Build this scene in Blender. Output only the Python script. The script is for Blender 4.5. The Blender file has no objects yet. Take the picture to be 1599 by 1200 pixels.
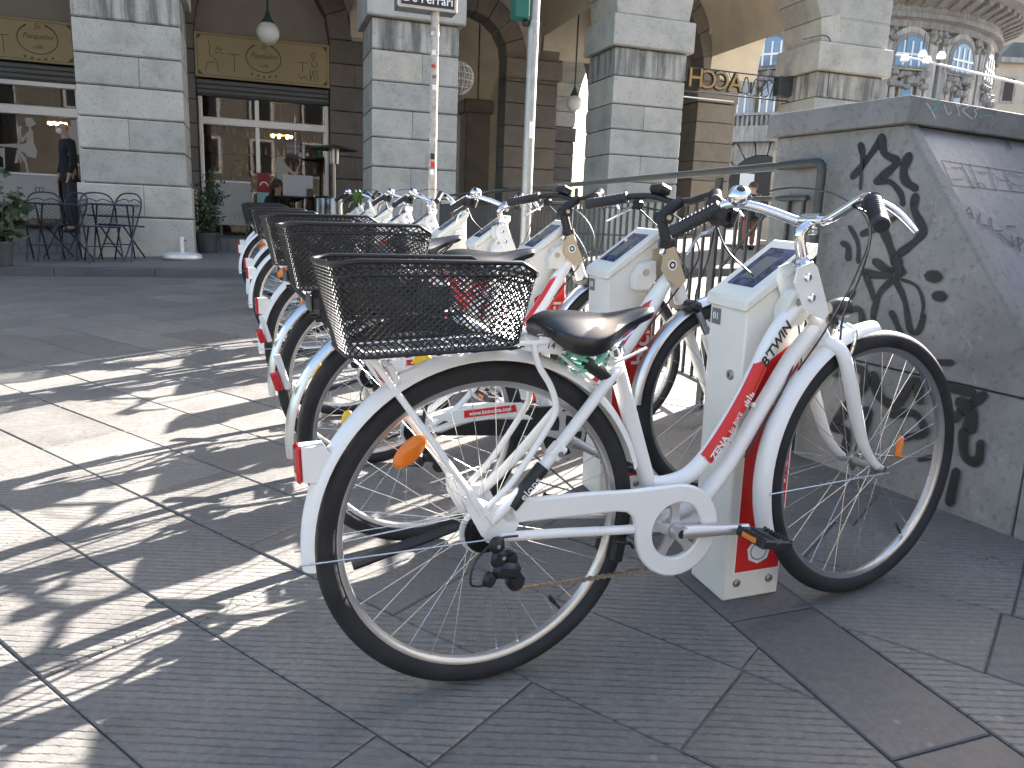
import bpy, bmesh, math, random
from mathutils import Vector as V, Matrix as M
random.seed(7)
SC = bpy.context.scene
COL = SC.collection
PI = math.pi
R = math.radians

# ------------------------------------------------------------------ camera
CAM_Z = 1.0314
RC = M(((0.9495171, -0.0267854, 0.3125696), (-0.3113455, -0.2026880, 0.9284296), (0.0384858, -0.9788770, -0.2007953)))
cam = bpy.data.cameras.new('camera'); camo = bpy.data.objects.new('camera', cam); COL.objects.link(camo)
rt, dn, fw = RC.col[0], RC.col[1], RC.col[2]
mw = M((rt, -dn, -fw)).transposed().to_4x4(); mw.translation = V((0, 0, CAM_Z))
camo.matrix_world = mw
cam.sensor_fit = 'HORIZONTAL'; cam.sensor_width = 36; cam.lens = 1200 / 1599 * 36
cam.clip_start = 0.05; cam.clip_end = 2000
SC.camera = camo

# ------------------------------------------------------------------ light
SUN_AZ, SUN_EL = R(30.0), R(29.0)          # azimuth measured from +X towards +Y
SD = V((math.cos(SUN_EL) * math.cos(SUN_AZ), math.cos(SUN_EL) * math.sin(SUN_AZ), math.sin(SUN_EL)))
w = bpy.data.worlds.new('World'); SC.world = w; w.use_nodes = True
nt = w.node_tree
sky = nt.nodes.new('ShaderNodeTexSky'); sky.sky_type = 'NISHITA'; sky.sun_disc = False
sky.sun_elevation = SUN_EL; sky.sun_rotation = PI / 2 - SUN_AZ
sky.air_density = 1.2; sky.dust_density = 3.5; sky.ozone_density = 1.0
nt.links.new(sky.outputs[0], nt.nodes['Background'].inputs[0])
nt.nodes['Background'].inputs[1].default_value = 0.066
sl = bpy.data.lights.new('sun', 'SUN'); sl.energy = 5.0; sl.angle = R(0.5); sl.color = (1, 0.955, 0.90)
so = bpy.data.objects.new('sun', sl); COL.objects.link(so)
so.rotation_euler = SD.to_track_quat('Z', 'Y').to_euler(); so.location = (20, 10, 20)
SC.view_settings.view_transform = 'Standard'; SC.view_settings.look = 'None'
SC.view_settings.exposure = 2.95; SC.view_settings.gamma = 1
SC.view_settings.use_curve_mapping = False
SC.cycles.max_bounces = 8; SC.cycles.transparent_max_bounces = 24
SC.cycles.sample_clamp_indirect = 6

# ------------------------------------------------------------------ geometry of the place
SA, SB = 0.037784, 0.0303886               # the square slopes up to the right and away
GN = V((-SA, -SB, 1)).normalized()
def gz(x, y): return SA * x + SB * y
def ray(px, py): return RC @ V((px - 800, py - 600, 1200))
def on_y(px, py, Y):
    v = ray(px, py); t = Y / v.y; return V((v.x * t, Y, CAM_Z + v.z * t))
def on_plane(px, py, p, n):
    v = ray(px, py); c = V((0, 0, CAM_Z)); return c + v * (n.dot(p - c) / n.dot(v))
def on_ground(px, py, off=0):
    return on_plane(px, py, V((0, 0, off)), GN)
def at_depth(px, py, d):
    return V((0, 0, CAM_Z)) + ray(px, py) * (d / 1200)
def frame(x, y, head=0.0, lean=0.0, off=0.0):
    hx = V((math.cos(head), math.sin(head), 0)); hx = (hx - GN * hx.dot(GN)).normalized()
    hy = GN.cross(hx)
    z = (GN * math.cos(lean) + hy * math.sin(lean)).normalized(); hy = z.cross(hx)
    m = M((hx, hy, z)).transposed().to_4x4(); m.translation = V((x, y, gz(x, y))) + GN * off
    return m

# ------------------------------------------------------------------ materials
def srgb(r, g, b):
    f = lambda c: (c / 255 / 12.92) if c <= 10 else ((c / 255 + 0.055) / 1.055) ** 2.4
    return (f(r), f(g), f(b))
class NT:
    def __init__(s, name):
        s.m = bpy.data.materials.new(name); s.m.use_nodes = True; s.t = s.m.node_tree
        s.b = s.t.nodes['Principled BSDF']; s.out = s.t.nodes['Material Output']
    def n(s, typ, **kw):
        n = s.t.nodes.new('ShaderNode' + typ)
        for k, v in kw.items():
            if k[0] == '_': n.inputs[k[1:].replace('_', ' ')].default_value = v
            else: setattr(n, k, v)
        return n
    def l(s, a, b): s.t.links.new(a, b)
    def ramp(s, inp, stops):
        r = s.n('ValToRGB'); e = r.color_ramp.elements
        while len(e) < len(stops): e.new(0.5)
        for el, (p, c) in zip(e, stops): el.position = p; el.color = (*c, 1) if len(c) == 3 else c
        s.l(inp, r.inputs[0]); return r.outputs[0]
    def mix(s, fac, a, b, mode='MIX'):
        m = s.n('Mix', data_type='RGBA', blend_type=mode)
        for val, i in ((fac, 0), (a, 6), (b, 7)):
            if hasattr(val, 'links') or hasattr(val, 'is_linked'): s.l(val, m.inputs[i])
            else: m.inputs[i].default_value = val if i == 0 else (*val, 1)
        return m.outputs[2]
    def math(s, op, a, b=0.0):
        m = s.n('Math', operation=op)
        for i, v in enumerate((a, b)):
            if hasattr(v, 'is_linked'): s.l(v, m.inputs[i])
            else: m.inputs[i].default_value = v
        return m.outputs[0]
    def bump(s, h, strength=0.3, dist=0.01):
        b = s.n('Bump'); b.inputs['Strength'].default_value = strength; b.inputs['Distance'].default_value = dist
        s.l(h, b.inputs['Height']); s.l(b.outputs[0], s.b.inputs['Normal']); return b
def simple(name, col, rough=0.5, metal=0.0, var=0.0, vscale=8, bump=0.0, bscale=60, spec=0.5, coat=0.0, bdist=0.002):
    k = NT(name); k.b.inputs['Base Color'].default_value = (*col, 1)
    k.b.inputs['Roughness'].default_value = rough; k.b.inputs['Metallic'].default_value = metal
    k.b.inputs['Specular IOR Level'].default_value = spec; k.b.inputs['Coat Weight'].default_value = coat
    tc = k.n('TexCoord')
    if var:
        no = k.n('TexNoise', _Scale=vscale, _Detail=5.0, _Roughness=0.6); k.l(tc.outputs['Object'], no.inputs['Vector'])
        d = tuple(max(0, c * (1 - var)) for c in col); u = tuple(min(1, c * (1 + var)) for c in col)
        k.l(k.ramp(no.outputs[0], [(0.3, d), (0.7, u)]), k.b.inputs['Base Color'])
        rr = k.n('MapRange', _To_Min=max(0.03, rough - 0.08), _To_Max=min(1, rough + 0.12)); k.l(no.outputs[0], rr.inputs[0])
        k.l(rr.outputs[0], k.b.inputs['Roughness'])
    if bump:
        n2 = k.n('TexNoise', _Scale=bscale, _Detail=4.0); k.l(tc.outputs['Object'], n2.inputs['Vector'])
        k.bump(n2.outputs[0], bump, bdist)
    return k.m
def emis(name, col, st):
    k = NT(name); k.b.inputs['Base Color'].default_value = (*col, 1)
    k.b.inputs['Emission Color'].default_value = (*col, 1); k.b.inputs['Emission Strength'].default_value = st; return k.m
def glassmat(name, tint, refl_rough=0.02, facing=0.12, alpha=0.85):
    k = NT(name); t = k.n('BsdfTransparent'); t.inputs[0].default_value = (*tint, 1)
    g = k.n('BsdfGlossy'); g.inputs['Roughness'].default_value = refl_rough
    lw = k.n('Fresnel', _IOR=1.5); mr = k.n('MapRange', _To_Min=facing, _To_Max=1.0); k.l(lw.outputs[0], mr.inputs[0])
    mx = k.n('MixShader'); k.l(mr.outputs[0], mx.inputs[0]); k.l(t.outputs[0], mx.inputs[1]); k.l(g.outputs[0], mx.inputs[2])
    k.l(mx.outputs[0], k.out.inputs[0]); return k.m
def paving_mat(name, base, groove=True, dark=1.0, spacing=0.0215):
    k = NT(name); geo = k.n('NewGeometry'); pos = geo.outputs['Position']; isl = geo.outputs['Random Per Island']
    oi = k.n('ObjectInfo'); rnd = k.math('FRACT', k.math('ADD', isl, oi.outputs['Random']))
    n1 = k.n('TexNoise', _Scale=3.0, _Detail=8.0, _Roughness=0.7); k.l(pos, n1.inputs['Vector'])
    n2 = k.n('TexNoise', _Scale=55.0, _Detail=4.0, _Roughness=0.7); k.l(pos, n2.inputs['Vector'])
    n3 = k.n('TexNoise', _Scale=14.0, _Detail=5.0, _Roughness=0.7); k.l(pos, n3.inputs['Vector'])
    c0 = tuple(c * 0.62 for c in base); c1 = tuple(c * 1.28 for c in base)
    col = k.ramp(n1.outputs[0], [(0.32, c0), (0.5, base), (0.68, c1)])
    col = k.mix(0.55, col, k.ramp(rnd, [(0.0, tuple(c * 0.72 for c in base)), (0.5, base), (1.0, tuple(c * 1.22 for c in (base[0] * 1.02, base[1], base[2] * 0.97)))]))
    sp = k.ramp(n2.outputs[0], [(0.38, (0.78,) * 3), (0.6, (1.08,) * 3)])
    col = k.mix(0.8, col, k.mix(1.0, col, sp, 'MULTIPLY'))
    spots = k.ramp(n3.outputs[0], [(0.66, (0, 0, 0)), (0.72, (1, 1, 1))])
    col = k.mix(k.math('MULTIPLY', spots, 0.22), col, (base[0] * 1.9, base[1] * 1.9, base[2] * 1.85))
    st = k.n('TexVoronoi', _Scale=5.0); k.l(pos, st.inputs['Vector'])
    gum = k.ramp(st.outputs['Distance'], [(0.05, (1, 1, 1)), (0.075, (0, 0, 0))])
    col = k.mix(k.math('MULTIPLY', gum, 0.45), col, (0.05, 0.05, 0.055))
    sv = k.n('TexVoronoi', _Scale=9.0); k.l(pos, sv.inputs['Vector']); sg = k.ramp(sv.outputs['Distance'], [(0.05, (1, 1, 1)), (0.08, (0, 0, 0))]); sk_ = k.ramp(k.n('TexNoise', _Scale=3.0).outputs[0], [(.5, (0, 0, 0)), (.55, (1, 1, 1))])
    col = k.mix(k.math('MULTIPLY', sg, 0.3), col, tuple(c * 2.2 for c in base))
    h = k.math('MULTIPLY', n2.outputs[0], 0.25)
    if groove:
        vm = k.n('Mapping'); vm.inputs['Rotation'].default_value = (0, 0, R(21 + 90)); k.l(pos, vm.inputs['Vector'])
        nz = k.n('TexNoise', _Scale=4.0, _Detail=5.0, _Roughness=0.65); k.l(pos, nz.inputs['Vector'])
        sx = k.n('SeparateXYZ'); k.l(vm.outputs[0], sx.inputs[0])
        nf = k.n('TexNoise', _Scale=60.0, _Detail=3.0); k.l(pos, nf.inputs['Vector'])
        x = k.math('ADD', k.math('DIVIDE', sx.outputs[0], spacing), k.math('MULTIPLY', k.math('SUBTRACT', nz.outputs[0], .5), 0.7))
        x = k.math('ADD', x, k.math('MULTIPLY', k.math('SUBTRACT', nf.outputs[0], .5), 0.35))
        x = k.math('ADD', x, k.math('MULTIPLY', rnd, 1.0))
        fr = k.math('ABSOLUTE', k.math('SUBTRACT', k.math('FRACT', x), 0.5))
        gr = k.ramp(fr, [(0.0, (0, 0, 0)), (0.05, (0, 0, 0)), (0.15, (1, 1, 1))])
        br = k.ramp(n3.outputs[0], [(0.40, (1, 1, 1)), (0.66, (0.0, 0.0, 0.0))])      # grooves worn away in places
        pl_ = k.ramp(k.math('FRACT', k.math('MULTIPLY', rnd, 7.31)), [(0.14, (1, 1, 1)), (0.3, (0, 0, 0))]); gv = k.math('MAXIMUM', k.math('MAXIMUM', gr, k.math('SUBTRACT', 1.0, br)), k.math('MULTIPLY', pl_, 0.75))
        h = k.math('ADD', h, k.math('MULTIPLY', gv, 1.0))
        col = k.mix(k.math('MULTIPLY', k.math('SUBTRACT', 1.0, gv), 0.62), col, tuple(c * 0.35 for c in base))
    k.l(col, k.b.inputs['Base Color']); k.b.inputs['Roughness'].default_value = 0.62
    rr = k.ramp(n1.outputs[0], [(0.3, (0.5,) * 3), (0.7, (0.75,) * 3)]); k.l(rr, k.b.inputs['Roughness'])
    k.bump(h, 0.75, 0.004); return k.m
def stone_mat(name, base, stain=0.0, scale=3.0):
    k = NT(name); geo = k.n('NewGeometry'); pos = geo.outputs['Position']; oi = k.n('ObjectInfo')
    n1 = k.n('TexNoise', _Scale=scale, _Detail=7.0, _Roughness=0.62); k.l(pos, n1.inputs['Vector'])
    n2 = k.n('TexNoise', _Scale=38.0, _Detail=4.0); k.l(pos, n2.inputs['Vector'])
    col = k.ramp(n1.outputs[0], [(0.25, tuple(c * 0.72 for c in base)), (0.5, base), (0.75, tuple(c * 1.16 for c in base))])
    rv = k.ramp(oi.outputs['Random'], [(0, (0.84, 0.84, 0.83)), (0.5, (1, 1, 1)), (1, (1.1, 1.06, 0.98))])
    col = k.mix(1.0, col, rv, 'MULTIPLY')
    pit = k.ramp(n2.outputs[0], [(0.30, (0.55,) * 3), (0.42, (1,) * 3)])
    col = k.mix(0.7, col, k.mix(1.0, col, pit, 'MULTIPLY'))
    vo = k.n('TexVoronoi', feature='DISTANCE_TO_EDGE', _Scale=0.9); 
    dv = k.n('TexNoise', _Scale=5.0, _Detail=3.0); k.l(pos, dv.inputs['Vector'])
    k.l(k.mix(0.25, pos, dv.outputs[1]), vo.inputs['Vector'])
    crack = k.ramp(vo.outputs[0], [(0.0, (0.6,) * 3), (0.0035, (1,) * 3)])
    crm = k.ramp(n1.outputs[0], [(.5, (0, 0, 0)), (.56, (1, 1, 1))]); col = k.mix(k.math('MULTIPLY', crm, .7), col, k.mix(1.0, col, crack, 'MULTIPLY'))
    if stain:
        mp = k.n('Mapping'); mp.inputs['Scale'].default_value = (5, 5, 0.55); k.l(pos, mp.inputs['Vector'])
        ns = k.n('TexNoise', _Scale=1.6, _Detail=5.0, _Roughness=0.6); k.l(mp.outputs[0], ns.inputs['Vector'])
        sf = k.ramp(ns.outputs[0], [(0.40, (0, 0, 0)), (0.62, (1, 1, 1))])
        col = k.mix(k.math('MULTIPLY', sf, stain), col, (0.05, 0.05, 0.05))
    k.l(col, k.b.inputs['Base Color']); k.b.inputs['Roughness'].default_value = 0.85
    k.bump(k.math('ADD', n2.outputs[0], k.math('MULTIPLY', n1.outputs[0], 2.0)), 0.22, 0.005); return k.m
def concrete_mat(name, base, rough=0.75):
    k = NT(name); geo = k.n('NewGeometry'); pos = geo.outputs['Position']
    n1 = k.n('TexNoise', _Scale=2.6, _Detail=8.0, _Roughness=0.65); k.l(pos, n1.inputs['Vector'])
    n2 = k.n('TexNoise', _Scale=45.0, _Detail=4.0); k.l(pos, n2.inputs['Vector'])
    n3 = k.n('TexNoise', _Scale=7.0, _Detail=6.0, _Roughness=0.7, _Distortion=1.2); k.l(pos, n3.inputs['Vector'])
    col = k.ramp(n1.outputs[0], [(0.28, tuple(c * 0.62 for c in base)), (0.5, base), (0.72, tuple(c * 1.3 for c in base))])
    sc = k.ramp(n3.outputs[0], [(0.64, (0, 0, 0)), (0.70, (1, 1, 1))])
    col = k.mix(k.math('MULTIPLY', sc, 0.3), col, tuple(min(1, c * 2.0) for c in base))
    pit = k.ramp(n2.outputs[0], [(0.30, (0.6,) * 3), (0.45, (1,) * 3)])
    col = k.mix(0.7, col, k.mix(1.0, col, pit, 'MULTIPLY'))
    wv = k.n('TexVoronoi', feature='DISTANCE_TO_EDGE', _Scale=1.7); k.l(k.mix(0.2, pos, n3.outputs[1]), wv.inputs['Vector'])
    vein = k.ramp(wv.outputs[0], [(0.0, (1, 1, 1)), (0.006, (0, 0, 0))])
    col = k.mix(k.math('MULTIPLY', vein, 0.35), col, tuple(min(1, c * 1.9) for c in base))
    k.l(col, k.b.inputs['Base Color']); k.b.inputs['Roughness'].default_value = rough
    k.bump(n2.outputs[0], 0.25, 0.004); return k.m
def paint_mat(name, col, strength=1.0):
    k = NT(name); k.b.inputs['Base Color'].default_value = (*col, 1); k.b.inputs['Roughness'].default_value = 0.6
    at = k.n('Attribute'); at.attribute_name = 'a'
    geo = k.n('NewGeometry'); no = k.n('TexNoise', _Scale=30.0, _Detail=4.0); k.l(geo.outputs['Position'], no.inputs['Vector'])
    nn = k.ramp(no.outputs[0], [(0.3, (0.8,) * 3), (0.6, (1,) * 3)])
    k.l(k.math('MULTIPLY', k.math('MULTIPLY', at.outputs['Fac'], nn), strength), k.b.inputs['Alpha']); return k.m

MT = {}
MT['white'] = simple('white_paint', (0.80, 0.79, 0.77), 0.28, var=0.03, vscale=5, coat=0.4)
MT['kiosk'] = simple('kiosk_paint', (0.72, 0.70, 0.645), 0.42, var=0.05, vscale=6, bump=0.05, bscale=220)
MT['silver'] = simple('silver_metal', (0.62, 0.63, 0.65), 0.28, 1.0, var=0.06)
MT['rim'] = simple('rim_metal', (0.60, 0.60, 0.60), 0.3, 1.0, var=0.05)
MT['chrome'] = simple('chrome', (0.80, 0.80, 0.82), 0.07, 1.0)
MT['spoke'] = simple('spoke_steel', (0.62, 0.62, 0.62), 0.25, 0.9)
MT['tyre'] = simple('tyre_rubber', (0.016, 0.016, 0.018), 0.75, var=0.5, vscale=14, bump=0.3, bscale=180)
MT['black'] = simple('black_plastic', (0.014, 0.014, 0.016), 0.42, var=0.25, vscale=20)
MT['blackm'] = simple('black_metal', (0.02, 0.02, 0.023), 0.32, 0.3, var=0.2)
MT['leather'] = simple('saddle_vinyl', (0.014, 0.014, 0.017), 0.27, bump=0.2, bscale=400, coat=0.15)
MT['grip'] = simple('grip_rubber', (0.03, 0.028, 0.033), 0.55, bump=0.3, bscale=250)
MT['wire'] = simple('black_wire', (0.018, 0.018, 0.02), 0.33, 0.2)
MT['crank'] = simple('crank_alloy', (0.62, 0.60, 0.60), 0.42, 0.75, var=0.08)
MT['chain'] = simple('chain_steel', (0.45, 0.36, 0.28), 0.4, 0.9)
MT['red'] = simple('red_vinyl', srgb(205, 38, 34), 0.35, var=0.06, vscale=5)
MT['redlens'] = simple('red_lens', srgb(190, 16, 28), 0.15, coat=0.6)
MT['orange'] = simple('orange_reflector', srgb(226, 120, 20), 0.18, coat=0.6, bump=0.4, bscale=90)
MT['yellow'] = simple('yellow_reflector', srgb(235, 190, 30), 0.18, coat=0.6)
MT['clear'] = simple('clear_lens', (0.7, 0.7, 0.7), 0.12, coat=0.5)
MT['ink'] = simple('dark_ink', (0.02, 0.02, 0.022), 0.5)
MT['wink'] = simple('white_ink', (0.82, 0.82, 0.80), 0.5)
MT['tan'] = simple('tan_plate', (0.50, 0.40, 0.26), 0.5, var=0.05)
MT['teal'] = simple('teal_cable', srgb(110, 190, 170), 0.12, coat=0.7)
MT['label'] = simple('grey_label', (0.13, 0.14, 0.135), 0.5)
def screen():
    k = NT('screen_panel'); tc = k.n('TexCoord'); n = k.n('TexNoise', _Scale=40.0, _Detail=4.0); k.l(tc.outputs['Object'], n.inputs['Vector'])
    k.l(k.ramp(n.outputs[0], [(0.4, srgb(38, 42, 62)), (0.62, srgb(78, 84, 120))]), k.b.inputs['Base Color'])
    k.b.inputs['Roughness'].default_value = 0.12; return k.m
MT['screen'] = screen()
PAVE = (0.163, 0.153, 0.141)
MT['pave'] = paving_mat('paving_grooved', PAVE)
MT['pavefar'] = paving_mat('paving_far', (0.138, 0.133, 0.128), spacing=0.045)
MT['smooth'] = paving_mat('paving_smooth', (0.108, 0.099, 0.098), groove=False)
MT['joint'] = simple('joint_mortar', (0.08, 0.075, 0.068), 0.95, var=0.5, vscale=20, bump=0.4, bscale=90)
MT['kerb'] = stone_mat('kerb_stone', (0.10, 0.10, 0.10))
MT['stone'] = stone_mat('pier_stone', (0.425, 0.405, 0.362))
MT['stained'] = stone_mat('stained_pier_stone', (0.415, 0.395, 0.352), stain=0.75)
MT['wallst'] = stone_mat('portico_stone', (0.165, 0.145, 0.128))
MT['core'] = simple('mortar_core', (0.06, 0.055, 0.05), 0.95, var=0.4, vscale=20)
MT['plaster'] = simple('vault_plaster', (0.52, 0.46, 0.37), 0.9, var=0.18, vscale=1.3)
MT['plgrey'] = simple('grey_plaster', (0.33, 0.305, 0.275), 0.9, var=0.1, vscale=2)
MT['conc'] = concrete_mat('wall_slab', (0.215, 0.207, 0.197))
MT['cap'] = concrete_mat('cap_slab', (0.19, 0.184, 0.178))
MT['panel'] = concrete_mat('sloped_slab', (0.195, 0.190, 0.198), 0.5)
MT['iron'] = simple('painted_iron', (0.055, 0.06, 0.06), 0.45, 0.2, var=0.2, vscale=10)
MT['pole'] = simple('galvanised_pole', (0.36, 0.37, 0.36), 0.45, 0.7, var=0.15, vscale=16)
MT['polewt'] = simple('stickered_pole', (0.42, 0.38, 0.33), 0.6, var=0.35, vscale=25)
MT['gold'] = simple('sign_cream', (0.36, 0.285, 0.155), 0.6, var=0.06, vscale=3)
MT['brown'] = simple('sign_brown', (0.09, 0.055, 0.03), 0.6)
MT['alu'] = simple('white_aluminium', (0.66, 0.65, 0.64), 0.35, 0.3, var=0.05)
MT['steel'] = simple('brushed_steel', (0.42, 0.41, 0.40), 0.3, 1.0, var=0.1)
MT['interior'] = simple('cafe_wall', (0.07, 0.042, 0.03), 0.8, var=0.4, vscale=3)
MT['wood'] = simple('dark_wood', (0.06, 0.035, 0.022), 0.5, var=0.3, vscale=6)
MT['glass'] = glassmat('shop_glass', (0.82, 0.83, 0.82), facing=0.0)
MT['decal'] = simple('window_decal', (0.40, 0.37, 0.32), 0.7)
MT['panelwh'] = simple('pale_board', (0.40, 0.38, 0.36), 0.6, var=0.06)
MT['globe'] = simple('opal_glass', (0.78, 0.77, 0.73), 0.3, coat=0.3)
MT['grn'] = simple('lamp_green', (0.03, 0.06, 0.05), 0.5)
MT['tealbox'] = simple('teal_box', srgb(8, 92, 82), 0.45, var=0.1)
MT['chair'] = simple('chair_enamel', (0.028, 0.034, 0.048), 0.4, 0.2)
MT['leaf'] = simple('leaf_dark', (0.035, 0.062, 0.030), 0.5, var=0.45, vscale=9)
MT['leaf2'] = simple('leaf_broad', (0.06, 0.085, 0.04), 0.45, var=0.4, vscale=9)
MT['bark'] = simple('bark', (0.09, 0.07, 0.05), 0.9, var=0.3)
MT['pot'] = simple('plant_pot', (0.05, 0.05, 0.05), 0.6, var=0.2)
MT['skin'] = simple('skin', (0.44, 0.26, 0.19), 0.55)
MT['coatm'] = simple('dark_coat', (0.012, 0.012, 0.015), 0.85, bump=0.3, bscale=90)
MT['jeans'] = simple('dark_trousers', (0.03, 0.035, 0.05), 0.85)
MT['rust'] = simple('rust_trousers', (0.20, 0.06, 0.035), 0.85)
MT['hair'] = simple('brown_hair', (0.045, 0.022, 0.012), 0.6, bump=0.6, bscale=60)
MT['mask'] = simple('white_mask', (0.7, 0.7, 0.7), 0.8)
MT['warm'] = emis('lamp_glow', (1.0, 0.62, 0.25), 7.0)
MT['lime'] = simple('lime_cloth', (.05, .11, .012), 0.8)
MT['gripblue'] = simple('navy_grip', (0.02, 0.022, 0.06), 0.5)
MT['blue'] = simple('blue_sign', srgb(22, 50, 125), 0.5)
MT['poster'] = simple('red_poster', srgb(140, 26, 32), 0.5)
MT['postlt'] = simple('pale_poster', srgb(150, 190, 195), 0.5)
MT['bst'] = stone_mat('exchange_stone', (0.43, 0.405, 0.38), stain=0.4, scale=0.8)
MT['bstd'] = stone_mat('exchange_cornice', (0.27, 0.255, 0.245), stain=0.4, scale=0.8)
MT['bglass'] = simple('exchange_glass', (0.10, 0.20, 0.34), 0.08, 0.0, spec=1.0)
MT['ochre'] = simple('ochre_plaster', (0.52, 0.38, 0.17), 0.9, var=0.1, vscale=0.5)
MT['cream'] = simple('cream_plaster', (0.54, 0.44, 0.34), 0.9, var=0.12, vscale=0.5)
MT['taupe'] = simple('taupe_plaster', (0.13, 0.11, 0.09), 0.9, var=0.2, vscale=0.4)
MT['wglass'] = simple('dark_window_glass', (0.03, 0.03, 0.03), 0.1)
MT['slate'] = simple('roof_slate', (0.14, 0.145, 0.14), 0.8, var=0.2, vscale=1)
MT['neon'] = simple('brass_tube', (0.34, 0.22, 0.09), 0.35, 0.6)
MT['gblack'] = paint_mat('spray_black', (0.012, 0.012, 0.014), 1.0)
MT['gwhite'] = paint_mat('chalk_white', (0.6, 0.6, 0.6), 0.95)
MT['ggreen'] = paint_mat('chalk_green', (0.12, 0.42, 0.32), 0.9)
MT['gthin'] = paint_mat('marker_black', (0.02, 0.02, 0.028), 0.85)
MT['grey'] = simple('grey_plastic', (0.10, 0.10, 0.10), 0.5)

# ------------------------------------------------------------------ mesh helpers
class MB:
    def __init__(s): s.v = []; s.f = []; s.fa = []
    def add(s, vs, fs):
        o = len(s.v); s.v += [V(p) for p in vs]; s.f += [tuple(i + o for i in f) for f in fs]; return s
    def box(s, c, d, m=None, ch=0.0):
        x, y, z = d[0] / 2, d[1] / 2, d[2] / 2; c = V(c)
        if ch <= 0:
            vs = [V((i * x, j * y, k * z)) for i in (-1, 1) for j in (-1, 1) for k in (-1, 1)]
            fs = [(0, 1, 3, 2), (4, 6, 7, 5), (0, 4, 5, 1), (2, 3, 7, 6), (0, 2, 6, 4), (1, 5, 7, 3)]
        else:
            h = min(ch, x * .9, y * .9, z * .9); vs = []; idx = {}
            for i in (-1, 1):
                for j in (-1, 1):
                    for k in (-1, 1):
                        for a in range(3):
                            p = [i * (x - h), j * (y - h), k * (z - h)]; p[a] = (i, j, k)[a] * (x, y, z)[a]
                            idx[(i, j, k, a)] = len(vs); vs.append(V(p))
            fs = []
            def q(l): 
                fs.append(tuple(l))
            for a in range(3):
                b, c2 = (a + 1) % 3, (a + 2) % 3
                for sgn in (-1, 1):
                    l = []
                    for (sb, sc) in ((-1, -1), (1, -1), (1, 1), (-1, 1)):
                        t = [0, 0, 0]; t[a] = sgn; t[b] = sb; t[c2] = sc; l.append(idx[(*t, a)])
                    q(l if sgn > 0 else l[::-1])
            for a in range(3):
                b, c2 = (a + 1) % 3, (a + 2) % 3
                for sb in (-1, 1):
                    for sc in (-1, 1):
                        t0 = [0, 0, 0]; t0[a] = -1; t0[b] = sb; t0[c2] = sc; t1 = list(t0); t1[a] = 1
                        l = [idx[(*t0, b)], idx[(*t1, b)], idx[(*t1, c2)], idx[(*t0, c2)]]
                        q(l if sb * sc < 0 else l[::-1])
            for i in (-1, 1):
                for j in (-1, 1):
                    for k in (-1, 1):
                        l = [idx[(i, j, k, a)] for a in range(3)]; q(l if i * j * k > 0 else l[::-1])
        if m is not None: vs = [m @ p for p in vs]
        return s.add([p + c for p in vs], fs)
    def tube(s, pts, r, n=8, closed=False, caps=True, flat=None):
        pts = [V(p) for p in pts]; N = len(pts)
        rs = r if isinstance(r, (list, tuple)) else [r] * N
        rings = []; prev = None
        for i, p in enumerate(pts):
            if closed: t = (pts[(i + 1) % N] - pts[i - 1])
            else: t = (pts[min(i + 1, N - 1)] - pts[max(i - 1, 0)])
            t.normalize()
            if prev is None:
                u = t.cross(V((0, 0, 1)));
                if u.length < 0.05: u = t.cross(V((0, 1, 0)))
                u.normalize()
            else:
                u = prev - t * prev.dot(t)
                if u.length < 1e-6: u = t.orthogonal()
                u.normalize()
            prev = u; wv = t.cross(u)
            k = 1.0 if flat is None else flat
            rings.append([p + (u * math.cos(2 * PI * j / n) + wv * math.sin(2 * PI * j / n) * k) * rs[i] for j in range(n)])
        vs = [p for rg in rings for p in rg]; fs = []
        for i in range(N if closed else N - 1):
            a, b = i * n, ((i + 1) % N) * n
            for j in range(n): fs.append((a + j, a + (j + 1) % n, b + (j + 1) % n, b + j))
        if caps and not closed: fs += [tuple(range(n))[::-1], tuple(range((N - 1) * n, N * n))]
        return s.add(vs, fs)
    def cyl(s, a, b, r0, r1=None, n=16): return s.tube([a, b], [r0, r0 if r1 is None else r1], n)
    def lathe(s, prof, n=24, m=None, a0=0.0, a1=2 * PI):
        # prof: (r, h) revolved about +Z of matrix m
        m = m or M.Identity(4); full = abs(a1 - a0 - 2 * PI) < 1e-6; k = n if full else n + 1
        vs = [m @ V((r * math.cos(a0 + (a1 - a0) * i / n), r * math.sin(a0 + (a1 - a0) * i / n), h)) for i in range(k) for r, h in prof]
        P = len(prof); fs = []
        for i in range(n):
            a, b = i * P, ((i + 1) % k) * P
            for j in range(P - 1): fs.append((a + j, b + j, b + j + 1, a + j + 1))
        return s.add(vs, fs)
    def sph(s, c, r, n=16, sc=(1, 1, 1), lo=-PI / 2, hi=PI / 2):
        m = M.Translation(V(c)) @ M.Diagonal((*sc, 1)); q = n // 2
        return s.lathe([(max(1e-5, r * math.cos(lo + (hi - lo) * i / q)), r * math.sin(lo + (hi - lo) * i / q)) for i in range(q + 1)], n, m)
    def prism(s, poly, d0, d1, f):
        # poly in 2D, f(u,v,d)->3D
        n = len(poly); vs = [f(u, v, d0) for u, v in poly] + [f(u, v, d1) for u, v in poly]
        fs = [tuple(range(n))[::-1], tuple(range(n, 2 * n))] + [(i, (i + 1) % n, n + (i + 1) % n, n + i) for i in range(n)]
        return s.add(vs, fs)
    def quad(s, a, b, c, d): return s.add([a, b, c, d], [(0, 1, 2, 3)])
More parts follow.
